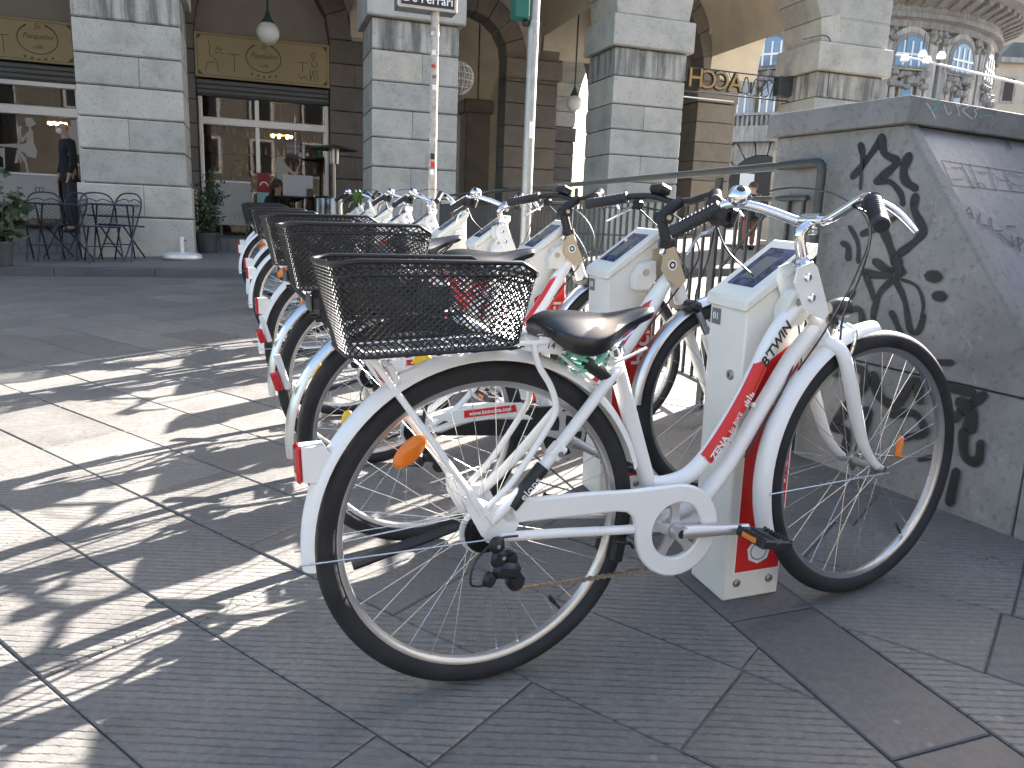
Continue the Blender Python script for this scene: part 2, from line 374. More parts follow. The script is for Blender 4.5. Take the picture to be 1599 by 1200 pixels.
    def mesh(s, name, mat, smooth=35, fix=True):
        me = bpy.data.meshes.new(name); me.from_pydata([tuple(p) for p in s.v], [], s.f)
        if fix:
            b = bmesh.new(); b.from_mesh(me); bmesh.ops.recalc_face_normals(b, faces=b.faces); b.to_mesh(me); b.free()
        me.materials.append(mat)
        if smooth:
            me.polygons.foreach_set('use_smooth', [True] * len(me.polygons))
            me.set_sharp_from_angle(angle=R(smooth))
        me.update(); return me
    def build(s, name, mat, parent=None, smooth=35, kind=None, fix=True, mw=None):
        return put(name, s.mesh(name, MT[mat] if isinstance(mat, str) else mat, smooth, fix), parent, kind, mw)
def put(name, data, parent=None, kind=None, mw=None):
    o = bpy.data.objects.new(name, data); COL.objects.link(o)
    if parent: o.parent = parent
    if mw is not None: o.matrix_local = mw
    if kind: o['kind'] = kind
    return o
def tag(o, label, cat, group=None):
    o['label'] = label; o['category'] = cat
    if group: o['group'] = group
    return o
def thing(name, label, cat, group=None, mw=None, loc=None):
    o = put(name, None); o.empty_display_size = 0.1
    if loc is not None: o.location = loc
    if mw is not None: o.matrix_world = mw
    return tag(o, label, cat, group)
def struct(o): o['kind'] = 'structure'; return o
def kids(o): return [c for c in bpy.data.objects if c.parent == o]
CH = {}
def index_children():
    CH.clear()
    for c in bpy.data.objects:
        if c.parent: CH.setdefault(c.parent.name, []).append(c)
def copy_tree(o, parent=None):
    c = o.copy(); COL.objects.link(c)
    if parent: c.parent = parent
    for ch in CH.get(o.name, []): copy_tree(ch, c)
    return c
def text(name, body, size, mat, parent, mw, ext=0.0006, shear=0.0, sx=1.0, align='CENTER', bold=0.0):
    cu = bpy.data.curves.new(name, 'FONT'); cu.body = body; cu.size = size; cu.extrude = ext; cu.shear = shear
    cu.align_x = align; cu.align_y = 'CENTER'; cu.offset = bold; cu.resolution_u = 3
    tmp = bpy.data.objects.new('tmp', cu); me = bpy.data.meshes.new_from_object(tmp); bpy.data.objects.remove(tmp); bpy.data.curves.remove(cu)
    me.materials.clear(); me.materials.append(MT[mat]); o = bpy.data.objects.new(name, me); COL.objects.link(o); o.parent = parent
    o.matrix_local = mw @ M.Diagonal((sx, 1, 1, 1)); return o
def axes(origin, x, y):
    x = V(x).normalized(); z = x.cross(V(y)).normalized(); y = z.cross(x)
    m = M((x, y, z)).transposed().to_4x4(); m.translation = V(origin); return m
def spline(pts, k=6):
    pts = [V(p) for p in pts]; out = []
    for i in range(len(pts) - 1):
        p0, p1, p2, p3 = pts[max(i - 1, 0)], pts[i], pts[i + 1], pts[min(i + 2, len(pts) - 1)]
        for j in range(k):
            t = j / k
            out.append(0.5 * ((2 * p1) + (p2 - p0) * t + (2 * p0 - 5 * p1 + 4 * p2 - p3) * t * t + (3 * p1 - p0 - 3 * p2 + p3) * t ** 3))
    out.append(pts[-1]); return out
def X2(p, y): return V((p[0], y, p[1]))          # bike side view point (x, z) at lateral y

# ================================================================== GROUND
def clip(poly, a, b, c):        # keep a*x+b*y<=c
    out = []
    for i in range(len(poly)):
        p, q = poly[i], poly[(i + 1) % len(poly)]; dp, dq = a * p[0] + b * p[1] - c, a * q[0] + b * q[1] - c
        if dp <= 0: out.append(p)
        if dp * dq < 0:
            t = dp / (dp - dq); out.append((p[0] + (q[0] - p[0]) * t, p[1] + (q[1] - p[1]) * t))
    return out
def area(poly): return abs(sum(poly[i][0] * poly[(i + 1) % len(poly)][1] - poly[(i + 1) % len(poly)][0] * poly[i][1] for i in range(len(poly)))) / 2
def inset(poly, d):
    if sum(poly[i][0] * poly[(i + 1) % len(poly)][1] - poly[(i + 1) % len(poly)][0] * poly[i][1] for i in range(len(poly))) < 0: poly = poly[::-1]
    res = poly
    for i in range(len(poly)):
        p, q = poly[i], poly[(i + 1) % len(poly)]; ex, ey = q[0] - p[0], q[1] - p[1]; L = math.hypot(ex, ey)
        if L < 1e-6: continue
        nx, ny = ey / L, -ex / L
        res = clip(res, nx, ny, nx * p[0] + ny * p[1] - d)
        if len(res) < 3: return []
    return res
ground = MB().add([(x, y, gz(x, y) - 0.055) for x, y in ((-400, -400), (400, -400), (400, 400), (-400, 400))], [(0, 1, 2, 3)]).build('ground', 'joint', smooth=0)
struct(ground)
pavement = MB().add([(x, y, gz(x, y) - 0.0055) for x, y in ((-9, -3), (16, -3), (16, 12.5), (-9, 12.5))], [(0, 1, 2, 3)]).build('pavement', 'joint', smooth=0)
struct(pavement)
KX = lambda y: 1.218 - 0.034 * (y - 1.66)          # kiosk row centre line
def slab_geo(mb, poly, gap, top):
    p2 = inset(poly, gap)
    if len(p2) < 3 or area(p2) < 0.004: return False
    p3 = inset(p2, 0.0035)
    if len(p3) < 3: return False
    cx = sum(p[0] for p in p2) / len(p2); cy = sum(p[1] for p in p2) / len(p2)
    tx, ty = random.uniform(-.004, .004), random.uniform(-.004, .004)
    # outer loop (low), chamfer loop, top
    n = len(p2)
    hz = lambda p, h: gz(p[0], p[1]) + h + tx * (p[0] - cx) + ty * (p[1] - cy)
    vs = [(p[0], p[1], hz(p, -0.03)) for p in p2] + [(p[0], p[1], hz(p, top - 0.003)) for p in p2]
    fs = [(i, (i + 1) % n, n + (i + 1) % n, n + i) for i in range(n)]
    if len(p3) == n:
        # match start vertex
        j = min(range(n), key=lambda k: (p3[k][0] - p2[0][0]) ** 2 + (p3[k][1] - p2[0][1]) ** 2); p3 = p3[j:] + p3[:j]
        vs += [(p[0], p[1], hz(p, top)) for p in p3]
        fs += [(n + i, n + (i + 1) % n, 2 * n + (i + 1) % n, 2 * n + i) for i in range(n)] + [tuple(range(2 * n, 3 * n))]
    else: fs += [tuple(range(n, 2 * n))]
    mb.add(vs, fs); return True
KERB = lambda x: (9.90 - 0.281 * x) if x < 2 else 9.338 - 0.10 * (x - 2)
DL, NL = V((0.5664, -0.8241)), V((0.8241, 0.5664))
far = MB(); nslab = 0
rs = random.Random(3)
cand = []
for i in range(-24, 48):
    o0 = 0.272 + 0.3265 * i; s = -14 + rs.uniform(0, .5)
    while s < 8:
        L = rs.choice((0.46, 0.52, 0.58, 0.64, 0.5))
        if i in (1, 2, 3) : L = rs.choice((0.62, 0.7, 0.78))
        c = [DL * a + NL * b for a, b in ((s, o0), (s + L, o0), (s + L, o0 + 0.3265), (s, o0 + 0.3265))]; s += L
        poly = [(p.x, p.y) for p in c]
        cx = sum(p[0] for p in poly) / 4; cy = sum(p[1] for p in poly) / 4
        if not (-5 < cx < 9 and 0.2 < cy < 10.9): continue
        poly = clip(poly, 0.281, 1, 9.90 - 0.02) if cx < 2 else clip(poly, 0.10, 1, 9.338 + .2 - 0.02)
        if len(poly) < 3: continue
        d = math.hypot(cx, cy)
        for side in (-1, 1):
            q = clip(poly, side, side * 0.034, side * (1.218 + 0.034 * 1.66) - 0.125)
            if len(q) >= 3 and area(q) > 0.004: cand.append((d, cx, cy, q))
cand.sort(key=lambda t: t[0])
def in_view(x, y):
    c = RC.transposed() @ V((x, y, gz(x, y) - CAM_Z)); 
    if c.z <= 0.2: return False
    px, py = 800 + 1200 * c.x / c.z, 600 + 1200 * c.y / c.z
    return -150 < px < 1750 and py < 1420
for d, cx, cy, q in cand:
    if in_view(cx, cy) and nslab < 262:
        mb = MB()
        if slab_geo(mb, q, rs.uniform(.001, .0032), rs.uniform(-.002, .0008)):
            mb.build('paving_slab', 'pave', pavement, smooth=0, fix=False); nslab += 1
    else: slab_geo(far, q, .002, rs.uniform(-.002, .0008))
# smooth dark slabs in a strip beneath the dock posts
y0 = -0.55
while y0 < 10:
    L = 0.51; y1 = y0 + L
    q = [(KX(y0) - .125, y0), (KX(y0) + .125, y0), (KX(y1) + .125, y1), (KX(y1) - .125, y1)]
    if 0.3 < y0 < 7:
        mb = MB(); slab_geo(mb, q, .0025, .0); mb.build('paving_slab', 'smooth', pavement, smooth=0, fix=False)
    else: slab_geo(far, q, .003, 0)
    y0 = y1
far.build('paving_slab_field', 'pavefar', pavement, smooth=0, kind='stuff', fix=False)
# far plain paving of the rest of the square
sq = MB()
for (x0, x1, ya, yb) in ((-60, -5.3, -60, 9.5), (9.4, 60, -60, 60), (-5.3, 9.4, -60, -0.2)):
    sq.add([(x, y, gz(x, y) - 0.012) for x, y in ((x0, ya), (x1, ya), (x1, yb), (x0, yb))], [(0, 1, 2, 3)])
struct(sq.build('square_paving', 'pavefar', smooth=0))
# raised pavement in front of the arcade
sw = MB(); sidewalk_pts = [(-12, KERB(-12) + .16), (2, KERB(2) + .16), (11.4, KERB(11.4) + .16)]
P = [(x, y, gz(x, y) + .1) for x, y in sidewalk_pts] + [(11.4, 17, gz(11.4, 17) + .1), (-12, 17, gz(-12, 17) + .1)]
sidewalk = struct(sw.add(P, [(0, 1, 2, 3, 4)]).build('sidewalk', 'pavefar', smooth=0))
kx = -11.5; j = 0
while kx < 11:
    x1 = min(kx + 1.15, 11.3 if kx > 2 else 2.0) if kx < 2 or True else kx
    if kx < 2 < kx + 1.15: x1 = 2.0
    else: x1 = min(kx + 1.15, 11.3)
    a, b = V((kx + .004, KERB(kx))), V((x1 - .004, KERB(x1 - .0001)))
    n = V((-(b - a).y, (b - a).x)).normalized() * 0.158
    pts = [a, b, b + n, a + n]; mb = MB()
    mb.add([(p.x, p.y, gz(p.x, p.y) - .05) for p in pts] + [(p.x, p.y, gz(p.x, p.y) + .097) for p in pts],
           [(0, 1, 5, 4), (1, 2, 6, 5), (2, 3, 7, 6), (3, 0, 4, 7), (4, 5, 6, 7)])
    mb.build('kerb_stone', 'kerb', sidewalk, smooth=0); kx = x1
# floor of the portico, one step up
pf = MB(); zf = 0.66
pf.box((0.8, 20.8, zf - .3), (22, 15.4, .6)); struct(pf.build('portico_floor', 'pavefar', smooth=0))

# ================================================================== BICYCLES
def torus_profile(rmaj, prof, n, m):
    return MB().lathe([(rmaj + a, b) for a, b in prof] + [(rmaj + prof[0][0], prof[0][1])], n, m)
AX = M(((1, 0, 0, 0), (0, 0, -1, 0), (0, 1, 0, 0), (0, 0, 0, 1)))      # lathe axis -> bike lateral axis
def make_wheel(root, hub, steer=0.0, nsp=36, rad=0.355, tw=0.0232, driven=False):
    mw = M.Translation(V(hub)) @ M.Rotation(steer, 4, 'Z')
    rimr = rad - 2 * tw - 0.001
    pr = [(0.004, -.0115), (0.006, -.0125), (-0.004, -.0125), (-0.010, -.0085), (-0.012, 0), (-0.010, .0085), (-0.004, .0125), (0.006, .0125), (0.004, .0115), (-0.004, .008), (-0.004, -.008)]
    wheel = torus_profile(rimr, pr, 72, AX).build('wheel', 'rim', root, 40, mw=mw)
    tp = [(tw * math.cos(a) + tw, tw * math.sin(a)) for a in [PI - .55 + (2 * PI - 5.18) * 0 + k * (2 * PI - 1.1) / 13 - (2 * PI - 1.1) / 2 + .55 for k in range(14)]]
    tp = [(tw + (tw + .0) * math.cos(t), tw * math.sin(t)) for t in [(-150 + 300 * k / 14) * PI / 180 for k in range(15)]]
    torus_profile(rimr - .002, tp, 88, AX).build('tyre', 'tyre', wheel, 60)
    hb = MB().lathe([(.0, -.055), (.007, -.055), (.007, -.036), (.021, -.035), (.021, -.031), (.012, -.028), (.011, 0), (.012, .028), (.021, .031), (.021, .035), (.007, .036), (.007, .055), (0, .055)], 18, AX)
    hb.build('hub', 'steel', wheel, 40)
    me = None
    for i in range(nsp):
        side = 1 if i % 2 else -1; k = i // 2; npr = nsp // 2
        a_r = 2 * PI * (i + .5) / nsp; d = (1 if k % 2 else -1) * 1.05
        a_h = a_r + d
        p = V((.020 * math.cos(a_h), side * .033, .020 * math.sin(a_h))); q = V(((rimr - .011) * math.cos(a_r), side * .003, (rimr - .011) * math.sin(a_r)))
        if me is None: me = MB().cyl((0, 0, 0), (0, 0, 1), .00095, n=5).mesh('spoke', MT['spoke'], 60)
        z = q - p; L = z.length; z.normalize(); x = z.orthogonal().normalized(); y = z.cross(x)
        m = M((x, y, z * L)).transposed().to_4x4(); m.translation = p
        put('spoke', me, wheel, mw=m)
    vb = MB().cyl((0, 0, -(rimr - .02)), (0, 0, -(rimr - .055)), .0035, .003, 8); vb.cyl((0, 0, -(rimr - .04)), (0, 0, -(rimr - .06)), .0048, n=8)
    vb.build('valve', 'black', wheel, mw=M.Rotation(R(-38), 4, 'Y'))
    return wheel
def arc_fender(hub, r, a0, a1, steer, wid=.056, lip=.016, n=44):
    # cross-section swept along an arc in the wheel plane; angles measured from +x towards +z
    prof = []
    for k in range(9):
        t = -1 + 2 * k / 8; prof.append((t * wid / 2, -lip * t * t * (1 if abs(t) < .95 else 1.25)))
    inner = [(y, h - .0022) for y, h in prof[::-1]]
    pr = prof + inner; vs = []; P = len(pr)
    for i in range(n + 1):
        a = a0 + (a1 - a0) * i / n
        for y, h in pr: vs.append(V(((r + h) * math.cos(a), y, (r + h) * math.sin(a))))
    fs = []
    for i in range(n):
        for j in range(P): fs.append((i * P + j, i * P + (j + 1) % P, (i + 1) * P + (j + 1) % P, (i + 1) * P + j))
    fs += [tuple(range(P))[::-1], tuple(range(n * P, n * P + P))]
    m = M.Translation(V(hub)) @ M.Rotation(steer, 4, 'Z')
    mb = MB(); mb.add([m @ v for v in vs], fs); return mb
def loop_pts(rear, front, hw, rad, z, n=5):
    pts = []
    for cx, cy, a0 in ((front - rad, hw - rad, 0), (rear + rad, hw - rad, 90), (rear + rad, -hw + rad, 180), (front - rad, -hw + rad, 270)):
        for k in range(n + 1):
            a = R(a0 + 90 * k / n); x, y = cx + rad * math.cos(a), cy + rad * math.sin(a); pts.append(V((x, y, z(x))))
    return pts
def resample(loop, N):
    L = [0]; n = len(loop)
    for i in range(n): L.append(L[-1] + (loop[(i + 1) % n] - loop[i]).length)
    out = []; j = 0
    for k in range(N):
        t = L[-1] * k / N
        while L[j + 1] < t: j += 1
        f = (t - L[j]) / max(1e-9, L[j + 1] - L[j]); out.append(loop[j].lerp(loop[(j + 1) % n], f))
    return out
def strand(mb, a, b, r, up):
    d = (b - a)
    if d.length < 1e-6: return
    d.normalize(); u = d.cross(up)
    if u.length < 1e-3: u = d.orthogonal()
    u.normalize(); v = d.cross(u)
    o = len(mb.v)
    for p in (a, b):
        mb.v.append(p + u * r); mb.v.append(p - u * r * .5 + v * r * .87); mb.v.append(p - u * r * .5 - v * r * .87)
    mb.f += [(o, o + 1, o + 4, o + 3), (o + 1, o + 2, o + 5, o + 4), (o + 2, o, o + 3, o + 5)]
def basket_geo():
    top = loop_pts(-.300, .083, .138, .045, lambda x: .908 + .125 * (min(x, -.03) + .3) - max(0, x + .03) * .56)
    bot = loop_pts(-.272, .058, .105, .04, lambda x: .745)
    N = 156; T = resample(top, N); Bo = resample(bot, N)
    # align starts
    rows = 26; mesh = MB(); up = V((0, 0, 1)); r = .0017
    g = lambda i, j: Bo[i % N].lerp(T[i % N], j / rows)
    for i in range(N):
        for j in range(rows):
            if (i + j) % 2 == 0:
                c = g(i, j)
                if j < rows: strand(mesh, c, g(i + 1, j + 1), r, up); strand(mesh, c, g(i - 1, j + 1), r, up)
    x = -.27; k = 0
    nx, ny = 46, 30
    b = lambda i, j: V((-.272 + .33 * i / nx, -.103 + .206 * j / ny, .745))
    for i in range(nx):
        for j in range(ny):
            if (i + j) % 2 == 0:
                strand(mesh, b(i, j), b(i + 1, j + 1), r, up)
                if j > 0: strand(mesh, b(i, j), b(i + 1, j - 1), r, up)
            
    return top, bot, mesh
BT, BB, BMESH = basket_geo()
def make_basket(root, m):
    bk = MB().tube(BT, .0048, 8, closed=True).build('basket', 'wire', root, 60, mw=m)
    BMESH.build('basket_mesh', 'wire', bk, 0, kind='stuff', fix=False)
    MB().tube(BB, .004, 6, closed=True).build('bottom_rail', 'wire', bk, 60)
    mid = [a.lerp(b2, .86) for a, b2 in zip(resample(BB, 60), resample(BT, 60))]
    MB().tube(mid, .0028, 6, closed=True).build('second_rail', 'wire', bk, 60)
    return bk
def plateshape(name, poly, y0, y1, mat, root, bev=.0):
    return MB().prism(poly, y0, y1, lambda u, v, d: V((u, d, v))).build(name, mat, root, 30)
def saddle(root, dx=0, dz=0):
    secs = [(.122, .030, .782, .770, .770), (.130, .066, .792, .752, .762), (.150, .092, .802, .724, .752), (.185, .101, .803, .705, .748), (.225, .097, .798, .702, .744), (.262, .080, .792, .712, .744),
            (.295, .055, .788, .735, .748), (.330, .036, .792, .752, .758), (.365, .027, .798, .764, .768), (.395, .021, .800, .772, .774), (.408, .010, .796, .782, .782)]
    vs = []; n = 20
    for x, hw, zt, ze, zb in secs:
        for k in range(n):
            a = 2 * PI * k / n; c, s_ = math.cos(a), math.sin(a)
            y = hw * (abs(c) ** .8) * (1 if c > 0 else -1)
            e = abs(c) ** 1.6
            z = (zt * (1 - e) + (ze + (zt - ze) * .45) * e) if s_ >= 0 else (zb * (1 - e) + ze * e)
            if s_ < 0 and e < .7: z = zb + (ze - zb) * e / .7 * .8
            vs.append(V((x + dx, y, z + dz)))
    fs = []
    for i in range(len(secs) - 1):
        for k in range(n): fs.append((i * n + k, i * n + (k + 1) % n, (i + 1) * n + (k + 1) % n, (i + 1) * n + k))
    fs += [tuple(range(n))[::-1], tuple(range((len(secs) - 1) * n, len(secs) * n))]
    s = MB().add(vs, fs).build('saddle', 'leather', root, 70)
    sub = s.modifiers.new('sub', 'SUBSURF'); sub.levels = sub.render_levels = 1
    rl = MB()
    for y in (-.022, .022): rl.tube(spline([(.15 + dx, y * 1.7, .735 + dz), (.22 + dx, y, .722 + dz), (.31 + dx, y, .726 + dz), (.37 + dx, y * .5, .765 + dz)], 4), .0035, 6)
    rl.build('saddle_rail', 'chrome', s, 50)
    for y in (-.045, .045):
        sp = MB().tube([(.165 + dx + .012 * math.cos(t), y + .012 * math.sin(t), .715 + dz + .004 * t / 2 * .9) for t in [k * .7 for k in range(28)]], .0022, 5)
        sp.build('saddle_spring', 'chrome', s, 60)
    return s
def grips(root, R0, R1, L0, L1, mat='grip', rad=.0165):
    out = []
    for a, b in ((R0, R1), (L0, L1)):
        a, b = V(a), V(b); d = (b - a); pts = [a + d * t for t in (0, .02, .05, .9, .96, 1.0)]
        g = MB().tube(pts, [rad * .9, rad * 1.12, rad, rad * .98, rad * 1.06, rad * .9], 14)
        for k in range(9):
            t = .12 + .08 * k; g.tube([a + d * t, a + d * (t + .012)], rad * 1.07, 14)
        out.append(g.build('grip', mat, root, 50))
    return out
def lever(root, pts, r=.0055, clampc=None, mat='chrome'):
    l = MB().tube(spline(pts, 5), [r * (1 + .5 * math.sin(PI * k / ((len(pts) - 1) * 5))) for k in range((len(pts) - 1) * 5 + 1)], 8, flat=.55).build('brake_lever', mat, root, 60)
    if clampc:
        c = MB().box(clampc, (.032, .03, .026), M.Rotation(.4, 4, 'Z'), .006); c.cyl(V(clampc) + V((.01, 0, -.012)), V(pts[1]), .006, .005, 8)
        c.build('lever_clamp', 'blackm', l)
    return l
def derailleur(root, cog=True):
    d = MB()
    d.box((.004, -.098, .322), (.03, .018, .036), M.Rotation(.3, 4, 'Y'), .006); d.sph((.0, -.1, .352), .018, 12, (1, .6, 1))
    d.box((.022, -.098, .293), (.058, .026, .034), M.Rotation(.22, 4, 'Y'), .009); d.box((-.016, -.098, .28), (.026, .02, .03), M.Rotation(.5, 4, 'Y'), .006)
    d.box((.04, -.092, .275), (.03, .02, .05), M.Rotation(-.35, 4, 'Y'), .005)
    d.cyl((.046, -.088, .258), (.046, -.076, .258), .02, n=14); d.cyl((.034, -.088, .31), (.034, -.076, .31), .016, n=14)
    d.box((.042, -.092, .285), (.02, .004, .07), M.Rotation(-.25, 4, 'Y'), .001)
    o = d.build('rear_derailleur', 'black', root, 40)
    b = MB()
    for p in ((.0, -.112, .352), (.046, -.094, .258), (.016, -.106, .352), (.012, -.108, .324)): b.cyl(V(p), V(p) + V((0, .008, 0)), .0045, n=8)
    b.build('bolt', 'chrome', o)
    MB().tube(spline([(.055, -.075, .352), (.0, -.1, .362), (-.05, -.112, .33), (-.06, -.112, .285), (-.03, -.104, .272)], 6), .0024, 6).build('gear_cable', 'black', o, 60)
    if cog:
        c = MB()
        for i, rr in enumerate((.022, .026, .031, .036, .041, .046)): c.lathe([(.008, -.06 + i * .0045), (rr, -.06 + i * .0045), (rr, -.0575 + i * .0045), (.008, -.0575 + i * .0045)], 22, M.Translation(V((0, 0, .355))) @ AX @ M.Diagonal((1, 1, -1, 1)) @ M.Translation(V((0, 0, 0))))
        c.build('cassette', 'blackm', root, 30)
        MB().lathe([(.03, -.026), (.052, -.024), (.053, -.022), (.03, -.022)], 24, M.Translation(V((0, 0, .355))) @ AX @ M.Diagonal((1, 1, -1, 1))).build('spoke_guard', 'clear', root, 40)
def chain(root, pts, r=.0042):
    P = spline(pts, 10); c = MB(); L = 0; prev = P[0]
    dense = []
    for a, b in zip(P, P[1:]):
        n = max(1, int((b - a).length / .0063))
        for k in range(n): dense.append(a.lerp(b, k / n))
    for i, (a, b) in enumerate(zip(dense[:-1], dense[1:])):
        d = b - a; m = M.Rotation(-math.atan2(d.z, d.x), 4, 'Y')
        c.box((a + b) / 2, (d.length * .86, .0085 if i % 2 else .0055, .0085 if i % 2 else .006), m)
    c.build('chain', 'chain', root, 0)
def crank_set(root, bbp, pedang, yr=-.072, spider=True, mat='crank'):
    b = V(bbp)
    if spider:
        s = MB(); m = M.Translation(V((b.x, yr + .018, b.z))) @ AX
        s.lathe([(.0, .004), (.022, .004), (.022, -.004), (0, -.004)], 20, m)
        s.lathe([(.066, .003), (.078, .003), (.078, -.003), (.066, -.003), (.066, .003)], 40, m)
        for k in range(5):
            a = 2 * PI * k / 5 + .35; u = V((math.cos(a), 0, math.sin(a))); t = V((-math.sin(a), 0, math.cos(a)))
            y = yr + .018; pl = [b + u * .015 + t * .013, b + u * .045 + t * .0095, b + u * .07 + t * .014, b + u * .07 - t * .014, b + u * .045 - t * .0095, b + u * .015 - t * .013]
            s.prism([(p.x, p.z) for p in pl], y - .0035, y + .0045, lambda u_, v_, d: V((u_, d, v_)))
        s.build('chainring', mat, root, 30)
    for side, ang in ((1, pedang), (-1, pedang + PI)):
        u = V((math.cos(ang), 0, math.sin(ang))); y0 = yr if side > 0 else -yr; y1 = y0 - side * .018; e = b + u * .172
        arm = MB().tube([(b.x, y0, b.z), (b.x + u.x * .03, y0, b.z + u.z * .03), (b.x + u.x * .1, (y0 + y1) / 2, b.z + u.z * .1), (e.x, y1, e.z)], [.0165, .0155, .0125, .0115], 12, flat=1.05)
        arm.sph((e.x, y1, e.z), .0125, 10, (1, .6, 1)); arm.lathe([(0, .012), (.018, .012), (.018, -.012), (0, -.012)], 18, M.Translation(V((b.x, y0, b.z))) @ AX)
        a = arm.build('crank_arm', mat, root, 40)
        MB().lathe([(0, .0145), (.009, .0145), (.0105, .013), (.0105, .011)], 14, M.Translation(V((b.x, y0, b.z))) @ AX @ M.Diagonal((1, 1, side, 1))).build('crank_bolt', 'blackm', a)
        p = MB(); py = y1 - side * .06; pm = M.Translation(V((e.x, py, e.z))) @ M.Rotation(R(12), 4, 'Y')
        def pb(c, d, ch=.003):
            p.box(pm @ V(c), d, pm.to_3x3().to_4x4(), ch)
        pb((-.037, 0, 0), (.012, .09, .02)); pb((.037, 0, 0), (.012, .09, .02)); pb((0, .04, 0), (.08, .012, .02)); pb((0, -.04, 0), (.08, .012, .02)); pb((0, 0, 0), (.026, .095, .024), .007)
        for q in (-.022, .022): pb((0, q, 0), (.07, .008, .015))
        for q in range(-4, 5):
            for sx in (-.037, .037): pb((sx, q * .0105, .011), (.008, .004, .005), .001)
        po = p.build('pedal', 'black', root, 30)
        for sx in (-.0435, .0435): MB().box(pm @ V((sx, 0, 0)), (.003, .045, .012), pm.to_3x3().to_4x4(), .001).build('pedal_reflector', 'orange', po)

